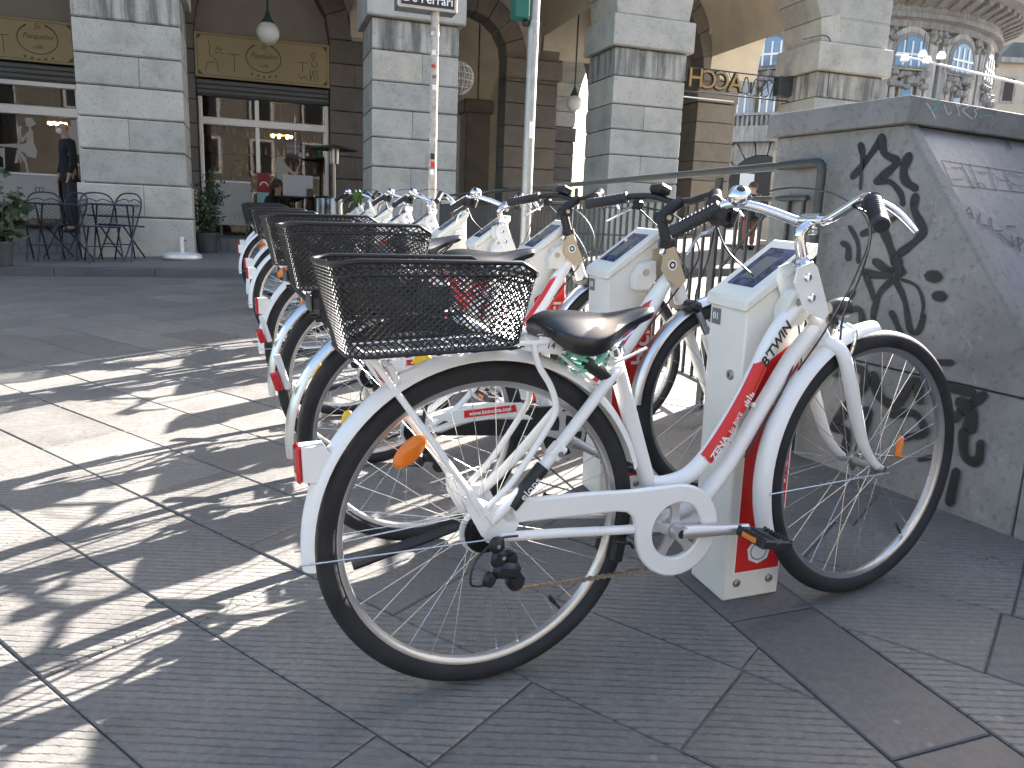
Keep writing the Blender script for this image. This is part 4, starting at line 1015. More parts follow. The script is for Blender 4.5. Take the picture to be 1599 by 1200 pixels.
for k in range(10):
    y = 1.6592 + .72 * k
    c = k0 if k == 0 else copy_tree(k0)
    if k:
        c['label'] = {4: 'empty fifth dock post with no bike in it', 7: 'empty eighth dock post between two docked white bikes'}.get(k, ords[k - 1] + ' white dock post from the front, bike docked at its side')
    c.matrix_world = frame(1.2205 - .034 * .72 * k, y, 0, 0)

# ================================================================== METRO PARAPET AND RAILING
DM, NM = V((-0.161, 0.987, 0)).normalized(), V((0.987, 0.161, 0)).normalized()
B0 = on_ground(1590, 842)
def wp(px, py): return on_plane(px, py, B0, NM)
par = thing('stone_parapet', 'grey stone metro parapet with black spray graffiti and a sloped front', 'parapet', loc=(0, 0, 0))
def sz(p): return ((p - B0).dot(DM), p.z)
tc_, lo_ = wp(1412, 195), wp(1585, 510)
s1, z1 = sz(tc_); s2, z2 = sz(lo_)
sf = sz(wp(1214, 218))[0]; slope = (z1 - z2) / (s1 - s2)
gl = lambda s: gz(*(B0 + DM * s).xy)
s0 = s1 - (z1 - gl(0)) / slope
zj = .435
def wpoly(poly, name, mat, t0=0.0, t1=.06, par=par, kind=None):
    f = lambda u, v, d: B0 + DM * u + NM * d + V((0, 0, v - B0.z))
    o = MB().prism(poly, t0, t1, f).build(name, mat, par, 20, kind)
    b = o.modifiers.new('e', 'BEVEL'); b.width = .004; b.segments = 1; b.limit_method = 'ANGLE'; return o
incl = lambda z: s1 - (z1 - z) / slope
g = .0025
sj = .02                                     # upright joint near the corner
low = lambda s: gl(s) - .03
wpoly([(sj + g, low(sj)), (.62 - g, low(.6)), (.62 - g, gl(.6) + zj - g), (sj + g, gl(0) + zj - g)], 'wall_slab', 'conc')
wpoly([(.62 + g, low(.7)), (sf, low(sf)), (sf, gl(sf) + zj - g), (.62 + g, gl(.62) + zj - g)], 'wall_slab', 'conc')
wpoly([(incl(gl(-.3) - .03), low(-.4)), (sj - g, low(0)), (sj - g, gl(0) + zj - g), (incl(gl(0) + zj - g), gl(0) + zj - g)], 'wall_slab', 'conc')
wpoly([(incl(gl(0) + zj + g), gl(0) + zj + g), (sf, gl(sf) + zj + g), (sf, z1), (s1, z1)], 'wall_slab', 'conc')
wpoly([(incl(gl(-.3) + .01) + .035, gl(-.3) + .01), (sf - .01, gl(sf) - .02), (sf - .01, z1 - .002), (s1 + .035, z1 - .002)], 'wall_core', 'core', .02, 3.4)
# sloped face
ET = B0 + DM * s1 + V((0, 0, z1 - B0.z)); EB = B0 + DM * s0 + V((0, 0, gl(0) - B0.z))
ed = (EB - ET); EL = ed.length + .05; ed.normalize(); SN = NM.cross(ed); 
if SN.y > 0: SN = -SN
def sp_(u, v, d): return ET + NM * u + ed * v + SN * d
def slab(name, mat, u0, u1, v0, v1, d0, d1, bev=.004):
    o = MB().prism([(u0, v0), (u1, v0), (u1, v1), (u0, v1)], d0, d1, sp_).build(name, mat, par, 20)
    b = o.modifiers.new('e', 'BEVEL'); b.width = bev; b.segments = 1; return o
slab('edge_band', 'cap', 0.001, .058, 0, EL, -.03, .012)
slab('sloped_slab', 'panel', .061, 1.4, 0.002, .98, -.04, .004)
slab('sloped_slab', 'panel', .061, 1.4, .986, EL, -.04, .004); slab('sloped_slab', 'panel', 1.405, 3.3, 0.002, EL, -.04, .004)
# coping
ct, cb = wp(1430, 150), wp(1420, 193)
f = lambda u, v, d: B0 + DM * u + NM * d + V((0, 0, v - B0.z))
zc0, zc1 = z1 + .001, ct.z
o = MB().prism([(s1 - .035, zc0), (sf + .03, zc0), (sf + .03, zc1), (s1 - .035, zc1)], -.032, 1.6, f).build('coping_slab', 'cap', par, 20)
b = o.modifiers.new('e', 'BEVEL'); b.width = .005; b.segments = 2
o = MB().prism([(s1 - .035, zc0), (sf + .03, zc0), (sf + .03, zc1), (s1 - .035, zc1)], 1.604, 3.4, f).build('coping_slab', 'cap', par, 20)
# taller unseen block added further right to cast shade on the near paving
MB().box((5.0, .95, 1.1), (2.2, 3.75, 2.25), None, .02).build('unseen_shade_block', 'cap', par, 20)
MB().box((3.2, 3.2, .58), (.84, .98, 1.10), None, .015).build('hidden_shade_wall', 'cap', par, 20)  # added out of sight behind the parapet, shades ground by the second bike
# ---- graffiti
def ribbon(mb, pts, wd, f3, lift, at):
    pts = spline([V((*p, 0)) for p in pts], 6) if len(pts) > 2 else [V((*p, 0)) for p in pts]
    n = len(pts); P4 = []
    # small caps
    d0 = (pts[1] - pts[0]).normalized(); d1 = (pts[-1] - pts[-2]).normalized()
    pts = [pts[0] - d0 * wd * .5, pts[0] - d0 * wd * .3] + pts + [pts[-1] + d1 * wd * .3, pts[-1] + d1 * wd * .5]
    ws = [.05, .75] + [1 + .12 * math.sin(i * .7) for i in range(n)] + [.75, .05]
    o = len(mb.v)
    for i, p in enumerate(pts):
        t = (pts[min(i + 1, len(pts) - 1)] - pts[max(i - 1, 0)]).normalized(); nn = V((-t.y, t.x, 0)) * wd / 2 * ws[i]
        for k, a in ((-1.12, 0), (-.72, 1), (.72, 1), (1.12, 0)):
            q = p + nn * k; mb.v.append(f3(q.x, q.y, lift)); at.append(a)
    for i in range(len(pts) - 1):
        for k in range(3): mb.f.append((o + i * 4 + k, o + i * 4 + k + 1, o + (i + 1) * 4 + k + 1, o + (i + 1) * 4 + k))
def graffiti(name, strokes, f3, mat, parent, lift0=.0012, step=.00025):
    mb = MB(); at = []
    for i, (pts, wd) in enumerate(strokes): ribbon(mb, pts, wd, f3, lift0 + step * i, at)
    me = mb.mesh(name, MT[mat], 0, fix=False); a = me.attributes.new('a', 'FLOAT', 'POINT'); a.data.foreach_set('value', [float(x) for x in at])
    return put(name, me, parent)
wall3 = lambda x, y, l: wp(x, y) - NM * l
A = lambda l: [(1290 + x / 2.857, 180 + y / 2.857) for x, y in l]
Bz = lambda l: [(1180 + x / 2.4, 450 + y / 2.4) for x, y in l]
big = [(A([(158, 135), (165, 175), (172, 200)]), 10), (A([(122, 275), (180, 205), (250, 105)]), 9.5), (A([(252, 100), (262, 170), (318, 206), (288, 245), (230, 295)]), 12), (A([(232, 298), (290, 300), (335, 350), (345, 395)]), 9),
       (A([(372, 185), (350, 240), (358, 295), (398, 325)]), 13), (A([(402, 365), (395, 420), (425, 485), (438, 515), (405, 560), (335, 615)]), 12), (A([(250, 490), (285, 580), (315, 660)]), 13),
       (A([(168, 530), (212, 512)]), 10), (A([(225, 655), (280, 690), (345, 700)]), 12), (A([(172, 702), (240, 715), (300, 712)]), 12), (A([(318, 640), (325, 690), (310, 725)]), 15), (A([(300, 735), (245, 790), (218, 870), (214, 925)]), 9),
       (A([(312, 735), (355, 830), (378, 955), (412, 968), (440, 900)]), 9), (A([(297, 882), (318, 930), (342, 985)]), 8.5), (A([(182, 715), (205, 780), (222, 820)]), 9), (A([(345, 735), (410, 765), (438, 840), (430, 900)]), 5),
       (A([(80, 572), (102, 590), (103, 640)]), 8.5), (A([(110, 500), (145, 570), (148, 655)]), 6), (A([(126, 790), (98, 830), (108, 850)]), 8), (A([(75, 885), (150, 865), (168, 930)]), 9), (A([(165, 195), (158, 330)]), 4),
       (A([(488, 1102), (565, 1105)]), 9), (A([(470, 718), (500, 722)]), 17), (A([(500, 806), (524, 810)]), 15), (A([(320, 455), (280, 480)]), 7)]
low_ = [(Bz([(300, 315), (395, 305), (415, 360), (350, 440), (300, 515)]), 14), (Bz([(300, 525), (345, 540), (340, 610)]), 12), (Bz([(448, 330), (470, 405), (535, 435), (600, 345), (620, 420)]), 14), (Bz([(520, 475), (600, 470), (640, 540), (565, 560)]), 12),
        (Bz([(380, 470), (432, 462), (405, 560)]), 11), (Bz([(720, 368), (815, 388)]), 15), (Bz([(860, 402), (800, 445), (750, 488)]), 14), (Bz([(778, 430), (815, 470), (808, 525)]), 20), (Bz([(785, 540), (792, 630), (838, 648), (850, 585)]), 14),
        (Bz([(758, 690), (735, 800)]), 14), (Bz([(622, 642), (662, 634)]), 8)]
graffiti('graffiti', [(p, w_ * 1.15) for p, w_ in big + low_], wall3, 'gblack', par)
cap3 = lambda x, y, l: on_plane(x, y, B0 + DM * (s1 - .035) - DM * l, DM)
Cz = lambda l: [(1200 + x / 4, y / 4) for x, y in l]
graffiti('graffiti', [(Cz([(990, 645), (1020, 690), (1045, 740)]), 1.6), (Cz([(1100, 655), (1125, 715), (1145, 700)]), 1.4), (Cz([(1178, 650), (1188, 690), (1192, 725)]), 1.6), (Cz([(1190, 665), (1235, 632), (1255, 665), (1215, 690), (1275, 745)]), 1.6), (Cz([(1320, 680), (1290, 690), (1300, 710), (1290, 740)]), 1.5)], cap3, 'gwhite', par)
graffiti('graffiti', [(Cz([(985, 632), (1080, 622)]), 1.6), (Cz([(1075, 632), (1050, 680), (1015, 690)]), 3), (Cz([(1320, 732), (1400, 722), (1385, 770)]), 1.5), (Cz([(1020, 755), (1080, 760)]), 1.3)], cap3, 'ggreen', par)
pan3 = lambda x, y, l: on_plane(x, y, ET + SN * (.0045 + l), SN)
Dz = lambda l: [(1400 + x / 4.286, 140 + y / 4.286) for x, y in l]
graffiti('graffiti', [(Dz(l), 1.1) for l in ([(305, 475), (850, 560)], [(305, 475), (375, 640)], [(375, 640), (853, 690)], [(370, 522), (450, 525)], [(360, 602), (450, 602)], [(430, 490), (525, 665)], [(490, 500), (560, 660)], [(540, 552), (605, 560)], [(540, 625), (580, 632), (595, 660)], [(610, 515), (670, 680)], [(640, 560), (690, 605)], [(700, 605), (760, 610)], [(720, 540), (780, 680)], [(750, 560), (850, 590)], [(770, 630), (850, 650)])] +
         [(Dz(l), 2.4) for l in ([(490, 785), (445, 850)], [(490, 790), (520, 865)], [(460, 835), (510, 830)], [(560, 830), (560, 890), (615, 915)], [(630, 860), (650, 940), (710, 945)], [(690, 965), (790, 1050)], [(770, 980), (790, 1050)], [(740, 915), (800, 918)], [(810, 990), (830, 1085)], [(815, 990), (850, 1010), (830, 1040)], [(745, 350), (768, 400)])], pan3, 'gthin', par)

RX = lambda y: 2.045 + .074 * (y - 2.5)
rail = thing('metro_railing', 'grey iron railing with thin upright bars behind the docked bikes', 'railing', loc=(0, 0, 0))
ya, yb = 2.50, 12.0; TZ0 = on_y(1285, 254, 2.5).z; TZ = lambda y: TZ0 + .0142 * (y - 2.5)
P_ = lambda y, dz=0: (RX(y), y, TZ(y) + dz)
top = [(RX(ya), ya, gz(RX(ya), ya) + .02), P_(ya, -.035), P_(ya + .004, -.014), P_(ya + .015, -.004), P_(ya + .035), P_(yb)]
MB().tube(top, .0175, 12).build('top_rail', 'iron', rail, 50)
ysec = ya + .07
MB().tube([P_(ysec, -.13), P_(yb, -.13)], .011, 8).build('mid_rail', 'iron', rail)
MB().tube([(RX(ysec), ysec, gz(RX(ysec), ysec) + .12), (RX(yb), yb, gz(RX(yb), yb) + .12)], .011, 8).build('bottom_rail', 'iron', rail)
y = ysec + .02; bme = None
while y < yb:
    zb, zt = gz(RX(y), y) + .12, TZ(y) - .13
    if bme is None: bme = MB().box((0, 0, .5), (.013, .013, 1)).mesh('upright_bar', MT['iron'], 0)
    put('upright_bar', bme, rail, mw=M.Translation(V((RX(y), y, zb))) @ M.Diagonal((1, 1, zt - zb, 1))); y += .10
for y in (3.28, 5.4, 7.6, 9.8, 12.0):
    m = MB(); h = TZ(y) - .03 - gz(RX(y), y)
    for dx in (-.03, -.01, .01, .03): m.box((RX(y) + dx * .3, y + dx, gz(RX(y), y) + h / 2), (.016, .016, h))
    m.build('rail_post', 'iron', rail, 0, kind='stuff')
brace = MB().tube([P_(2.78, -.14), P_(3.2, -.45)], .008, 6).build('rail_brace', 'iron', rail)

# ================================================================== POLES AND SIGNS
def pole(px, py, d, r, name, mat, label, h=4.2):
    p = at_depth(px, py, d); z0 = gz(p.x, p.y) - .02
    t = thing(name, label, 'pole', loc=(p.x, p.y, z0)); MB().cyl((0, 0, 0), (0, 0, h), r, r, 16).build('pole_shaft', mat, t, 50); return t, p
pa, pp = pole(677, 200, 5.7, .030, 'sign_pole', 'polewt', 'brownish sticker-covered pole carrying the dark bus stop sign', 4.0)
MB().lathe([(.031, 0), (.036, 0), (.036, .03), (.031, .03)], 14, M.Translation(V((0, 0, 2.15)))).build('pole_clamp', 'steel', pa)
rsx = random.Random(5); k = 0
for z in (1.18, 1.23, 1.29, 1.55, 1.78, 1.86, 1.93, 2.02):
    a = R(-115 + rsx.uniform(-20, 20)); hh = rsx.uniform(.02, .045)
    m = MB(); vs = []
    for i in range(6):
        b = a + (i - 2.5) * .2
        for zz in (0, hh): vs.append((.0308 * math.cos(b), .0308 * math.sin(b), z + zz))
    m.add(vs, [(2 * i, 2 * i + 2, 2 * i + 3, 2 * i + 1) for i in range(5)])
    m.build('sticker', ('wink', 'red', 'ink', 'panelwh', 'wink', 'label', 'red', 'wink')[k], pa, 50); k += 1
# sign box: front faces the camera side
sfr = on_plane(622, 12, V((0, pp.y - .03, 0)), V((0, 1, 0))); 
q0, q1 = on_y(622, 12, pp.y - .07), on_y(716, 17, pp.y - .07)
zb = (q0.z + q1.z) / 2; cx_ = (q0.x + q1.x) / 2; wx = q1.x - q0.x
sg = thing('street_sign', 'black framed sign with white lettering on top of the brown stickered pole', 'sign', loc=(cx_, pp.y + .02, zb))
MB().box((0, 0, .25), (wx, .15, .5), None, .006).build('sign_case', 'steel', sg, 20)
MB().box((0, -.0765, .255), (wx - .05, .006, .47)).build('sign_face', 'ink', sg, 0)
text('sign_text', 'De Ferrari', .085, 'wink', sg, axes((0.0, -.0815, .065), (1, 0, 0), (0, 0, 1)), bold=.0008)
pb, pbp = pole(828, 180, 6.2, .043, 'galvanised_pole', 'pole', 'plain galvanised grey pole with a teal box near its top', 4.6)
for z in (2.35,): MB().lathe([(.0435, 0), (.047, 0), (.047, .02), (.0435, .02)], 16, M.Translation(V((0, 0, z)))).build('pole_band', 'steel', pb)
MB().box((0, -.044, 1.55), (.03, .003, .13)).build('sticker', 'wink', pb, 0); MB().box((.006, -.044, 2.2), (.03, .003, .14)).build('sticker', 'panelwh', pb, 0)
tb0 = on_y(816, 31, pbp.y)
tb = thing('teal_box', 'teal metal signal box strapped to the grey pole', 'signal box', loc=(tb0.x - .0, pbp.y - .0, tb0.z))
MB().box((-.02, .0, .3), (.115, .16, .6), None, .012).build('box_body', 'tealbox', tb, 20); MB().sph((.03, -.0, -.02), .03, 12).build('signal_lens', 'black', tb)

# ================================================================== ARCADE
FY, FD = 12.2, 1.05
PX = [(-6.18, -4.86), (-2.23, -.90), (1.72, 3.04), (5.66, 6.98), (9.65, 11.12)]
ZS = [1.40, 1.85, 2.28, 2.69, 3.09, 3.53, 3.97]
rp = random.Random(11)
def stone(parent, x0, x1, y0, y1, z0, z1, mat, ch=.018, gap=.006, name='stone'):
    j = lambda: rp.uniform(-.004, .004)
    gx = .0015 if ch > .013 or gap < .005 else gap; a, b_ = y0 + j(), y1 + j(); gz_ = .007 if name == 'stone' else .004; c = ch
    pl = [(a + c, z0 + gz_), (b_ - c, z0 + gz_), (b_, z0 + gz_ + c), (b_, z1 - gz_ - c), (b_ - c, z1 - gz_), (a + c, z1 - gz_), (a, z1 - gz_ - c), (a, z0 + gz_ + c)]
    vs = [(x, y, z) for x in (x0 + gx + c, x0 + gx, x1 - gx, x1 - gx - c) for y, z in pl] if False else None
    m = MB(); n = 8; L = []
    cy, cz = (y0 + y1) / 2, (z0 + z1) / 2
    for x, sh in ((x0 + gx, c * .35), (x0 + gx + c * .35, 0), (x1 - gx - c * .35, 0), (x1 - gx, c * .35)):
        L += [(x, y + (sh if y < cy else -sh), z + (sh if z < cz else -sh)) for y, z in pl]
    m.add(L, [tuple(range(8))[::-1], tuple(range(24, 32))] + [(r * 8 + i, r * 8 + (i + 1) % 8, (r + 1) * 8 + (i + 1) % 8, (r + 1) * 8 + i) for r in range(3) for i in range(8)])
    return m.build(name, mat, parent, 0)
plabs = ['grey stone pier at the far left edge behind the leafy plant', 'grey stone pier with folding chairs in front, between the two cafe windows', 'grey stone pier right of the cafe entrance, behind the stickered pole',
         'grey stone pier left of the hanging brass tube letters', 'pale stone pier at the right end of the arcade beside the round building']
for i, (x0, x1) in enumerate(PX):
    t = thing('stone_pier', plabs[i], 'pier', 'arcade piers', loc=(0, 0, 0))
    MB().box(((x0 + x1) / 2, FY + FD / 2, 2.4), (x1 - x0 - .05, FD - .05, 4.1)).build('mortar_core', 'core', t, 0)
    for (za, zb2) in ((.30, .95), (.95, 1.40)):
        if za > .5: stone(t, x0 - .06, (x0 + x1) / 2 + .1, FY - .06, FY + FD + .06, za, zb2, 'stone'); stone(t, (x0 + x1) / 2 + .1, x1 + .06, FY - .06, FY + FD + .06, za, zb2, 'stone')
        else: stone(t, x0 - .06, x1 + .06, FY - .06, FY + FD + .06, za, zb2, 'stone')
    for k, (za, zb2) in enumerate(zip(ZS[:-1], ZS[1:])):
        mt = 'stained' if k == 5 else 'stone'
        if (k + i) % 2 == 0:
            xm = x0 + (x1 - x0) * rp.uniform(.42, .6); stone(t, x0, xm, FY, FY + FD, za, zb2, mt, gap=.004); stone(t, xm, x1, FY, FY + FD, za, zb2, mt, gap=.004)
        else: stone(t, x0, x1, FY, FY + FD, za, zb2, mt)
    im = stone(t, x0 - .085, x1 + .085, FY - .085, FY + FD + .085, 3.975, 4.46, 'stone', .02, name='impost')
    stone(t, x0, x1, FY, FY + FD, 4.47, 4.88, 'stone'); stone(t, x0, x1, FY, FY + FD, 4.89, 5.30, 'stone')
def arch(parent, xa, xb, y0, y1, zs, ring, nv, mat, xl, xr, zt, spm=None, ecc=1.0):
    cx = (xa + xb) / 2; r = (xb - xa) / 2
    for k in range(nv):
        a0, a1 = PI * k / nv, PI * (k + 1) / nv; gp = .004 / r
        pl = [(cx + (r + (ring if j > 1 else 0)) * math.cos(a), zs + ecc * (r + (ring if j > 1 else 0)) * math.sin(a)) for j, a in enumerate((a0 + gp, a1 - gp, a1 - gp, a0 + gp))]
        o = MB().prism(pl, y0, y1, lambda u, v, d: V((u, d, v))).build('voussoir', mat, parent, 0)
        b = o.modifiers.new('e', 'BEVEL'); b.width = .012; b.segments = 1
    if spm:
        R2 = r + ring + .002; pl = [(xl, zt), (xl, zs)] + [(cx - R2 * math.cos(PI * k / 24), zs + ecc * R2 * math.sin(PI * k / 24)) for k in range(25)] + [(xr, zs), (xr, zt)]
        pl = [p for p in pl if xl - 1e-6 <= p[0] <= xr + 1e-6]
        MB().prism(pl, y0 + .02, y1 - .02, lambda u, v, d: V((u, d, v))).build('spandrel', spm, parent, 0)
front = thing('arcade_building', 'long grey stone building over the arcade behind the bikes', 'building', loc=(0, 0, 0))
for i in range(4):
    xa, xb = PX[i][1], PX[i + 1][0]; xl = (PX[i][0] + PX[i][1]) / 2 if i else PX[0][0]; xr = (PX[i + 1][0] + PX[i + 1][1]) / 2 if i < 3 else PX[4][1]
    arch(front, xa, xb, FY, FY + FD, 4.47, .42, 11, 'stone', xl, xr, 7.0, 'stone')
ZT = 7.0
MB().box((-.5, 20.3, 11.6), (23.24, 16.2, 9.2)).build('upper_wall', 'stone', front, 0)
MB().box((-.5, 20.3, 16.45), (23.9, 17.2, .5), None, .05).build('cornice', 'stone', front, 0)
for i in range(8):
    x = -10.2 + 2.9 * i; f_ = MB().box((x, FY - .02, 9.6), (1.5, .12, 2.6)).build('window', 'stone', front, 0); MB().box((x, FY - .09, 9.6), (1.2, .03, 2.3)).build('pane', 'bglass', f_, 0)
MB().box((-.3, FY - .1, 6.95), (23, .25, .3), None, .04).build('string_course', 'stone', front, 0)
# vault over the portico: cross arches and plaster ceiling
WY = 16.0
MB().box((-.5, (FY + FD + WY) / 2, 6.62), (23.2, WY - FY - FD + .1, .1)).build('portico_ceiling', 'plaster', front, 0)
for i in range(5):
    x0, x1 = PX[i]; cy, rr = (FY + FD + WY) / 2, (WY - FY - FD) / 2
    pl = [(FY + FD - .001, 6.57), (FY + FD - .001, 4.47)] + [(cy - rr * math.cos(PI * k / 20), 4.47 + rr * 1.25 * math.sin(PI * k / 20)) for k in range(21)] + [(WY + .001, 4.47), (WY + .001, 6.57)]
    MB().prism(pl, x0 + .12, x1 - .12, lambda u, v, d: V((d, u, v))).build('cross_arch', 'plaster', front, 30)
# barrel vaults between cross arches
for i in range(4):
    xa, xb = PX[i][1] - .12, PX[i + 1][0] + .12; c = (xa + xb) / 2; rr = (xb - xa) / 2
    mb = MB(); n = 20; vs = []
    for k in range(n + 1):
        a = PI * k / n
        for yy in (FY + FD, WY): vs.append((c - rr * math.cos(a), yy, 4.9 + rr * 1.1 * math.sin(a)))
    mb.add(vs, [(2 * k, 2 * k + 1, 2 * k + 3, 2 * k + 2) for k in range(n)]).build('vault', 'plaster', front, 60)
# ---- back wall of the portico
back = thing('cafe_front_wall', 'brown stone wall with arched openings at the back of the portico', 'wall', loc=(0, 0, 0))
ZB = [.6, 1.0, 1.4, 1.82, 2.25, 2.68, 3.1, 3.55, 3.97, 4.4]
def courses(x0, x1, y0, y1, zs, mat='wallst', alt=0, parent=back):
    for k, (a, b_) in enumerate(zip(zs[:-1], zs[1:])):
        n = max(1, round((x1 - x0) / .85)); cuts = [x0 + (x1 - x0) * j / n for j in range(n + 1)]
        if (k + alt) % 2 and n > 1: cuts = [x0] + [(p + q) / 2 for p, q in zip(cuts[:-1], cuts[1:])] + [x1]
        for p, q in zip(cuts[:-1], cuts[1:]): stone(parent, p, q, y0, y1, a, b_, mat, .012, .004)
    MB().box(((x0 + x1) / 2, (y0 + y1) / 2 + .02, (zs[0] + zs[-1]) / 2), (x1 - x0 - .03, y1 - y0 - .06, zs[-1] - zs[0])).build('mortar_core', 'core', parent, 0)
op = [(-5.35, -2.87), (-.96, 1.45), (3.35, 5.0), (6.14, 9.62)]
WT = .55
prev = -6.2
for i, (xa, xb) in enumerate(op):
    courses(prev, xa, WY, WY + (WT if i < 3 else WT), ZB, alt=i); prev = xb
spans = [-6.2, -1.9, 2.4, 5.6, 9.62]
for i, (xa, xb) in enumerate(op):
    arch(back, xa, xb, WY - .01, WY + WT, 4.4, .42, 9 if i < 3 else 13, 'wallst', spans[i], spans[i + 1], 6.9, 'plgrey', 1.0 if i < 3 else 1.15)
# end wall of the portico with two arches facing along it
endw = thing('arcade_end_wall', 'stone end wall of the arcade with round arches opening towards the round building', 'wall', loc=(0, 0, 0))
EX0, EX1 = 9.65, 10.65
def endarch(ya, yb, zs, yl, yr):
    c, r = (ya + yb) / 2, (yb - ya) / 2; nv = 13
    for k in range(nv):
        a0, a1 = PI * k / nv + .004, PI * (k + 1) / nv - .004
        pl = [(c + rr * math.cos(a), zs + 1.2 * rr * math.sin(a)) for rr, a in ((r, a0), (r, a1), (r + .42, a1), (r + .42, a0))]
        o = MB().prism(pl, EX0, EX1, lambda u, v, d: V((d, u, v))).build('voussoir', 'stone', endw, 0); b = o.modifiers.new('e', 'BEVEL'); b.width = .012; b.segments = 1
    R2 = r + .425; pl = [(yl, 6.9), (yl, zs)] + [(c - R2 * math.cos(PI * k / 24), zs + 1.2 * R2 * math.sin(PI * k / 24)) for k in range(25)] + [(yr, zs), (yr, 6.9)]
    pl = [p for p in pl if yl - 1e-6 <= p[0] <= yr + 1e-6]
    MB().prism(pl, EX0 + .02, EX1 - .02, lambda u, v, d: V((d, u, v))).build('spandrel', 'plgrey', endw, 0)
endarch(13.28, 16.2, 4.47, 13.26, 16.75); endarch(22.5, 25.9, 4.47, 20.4, 27.9)
ZE = ZB[:-1] + [3.97]
for (ya, yb) in ((16.2, 19.3), (19.31, 22.5), (25.9, 27.9)): courses(EX0, EX1, ya, yb, [.6, 1.0, 1.4, 1.82, 2.25, 2.68, 3.1, 3.55, 3.97], 'wallst', parent=endw); MB().box(((EX0 + EX1) / 2, (ya + yb) / 2, 4.22), (EX1 - EX0 + .1, yb - ya + .08, .46), None, .02).build('impost', 'wallst', endw, 0)
MB().box(((EX0 + EX1) / 2, 18.57, 5.7), (EX1 - EX0 - .04, 3.6, 2.4)).build('upper_fill', 'plgrey', endw, 0)
# inner gallery seen through the third opening
gal = thing('inner_gallery', 'dim plastered inner gallery with two square pillars beyond the portico', 'gallery', loc=(0, 0, 0))
MB().box((5.8, 28.1, 3.6), (7.6, .3, 6.4)).build('end_wall', 'plaster', gal, 0)
MB().box((5.8, 22.2, 6.75), (7.6, 11.4, .1)).build('gallery_ceiling', 'plaster', gal, 0)
p1 = on_y(728, 200, 19.6).x; p2 = on_y(766, 200, 19.6).x
MB().box(((p1 + p2) / 2, 19.9, 2.2), (p2 - p1, .6, 3.2), None, .02).build('pillar', 'wallst', gal, 0); MB().box(((p1 + p2) / 2, 19.9, 3.95), (p2 - p1 + .14, .74, .32), None, .03).build('pillar_cap', 'wallst', gal, 0)
for cx_, r, y0, y1 in ((p2 + .55, .55, 19.7, 20.1), (p1 - .75, .75, 19.7, 20.1)):
    pl = [(cx_ - r - .3, 6.6), (cx_ - r - .3, 4.12), (cx_ - r, 4.12)] + [(cx_ - r * math.cos(PI * k / 18), 4.12 + r * 1.3 * math.sin(PI * k / 18)) for k in range(19)] + [(cx_ + r, 4.12), (cx_ + r + .3, 4.12), (cx_ + r + .3, 6.6)]
    MB().prism(pl, y0, y1, lambda u, v, d: V((u, d, v))).build('gallery_arch', 'plaster', gal, 30)
# pillar caps (imposts) on the back wall beside the openings
for (x0, x1) in ((5.0, 6.14), (2.6, 3.35)):
    MB().box(((x0 + x1) / 2, WY + .1, 4.22), (x1 - x0 + .1, .5, .36), None, .02).build('impost', 'wallst', back, 0)

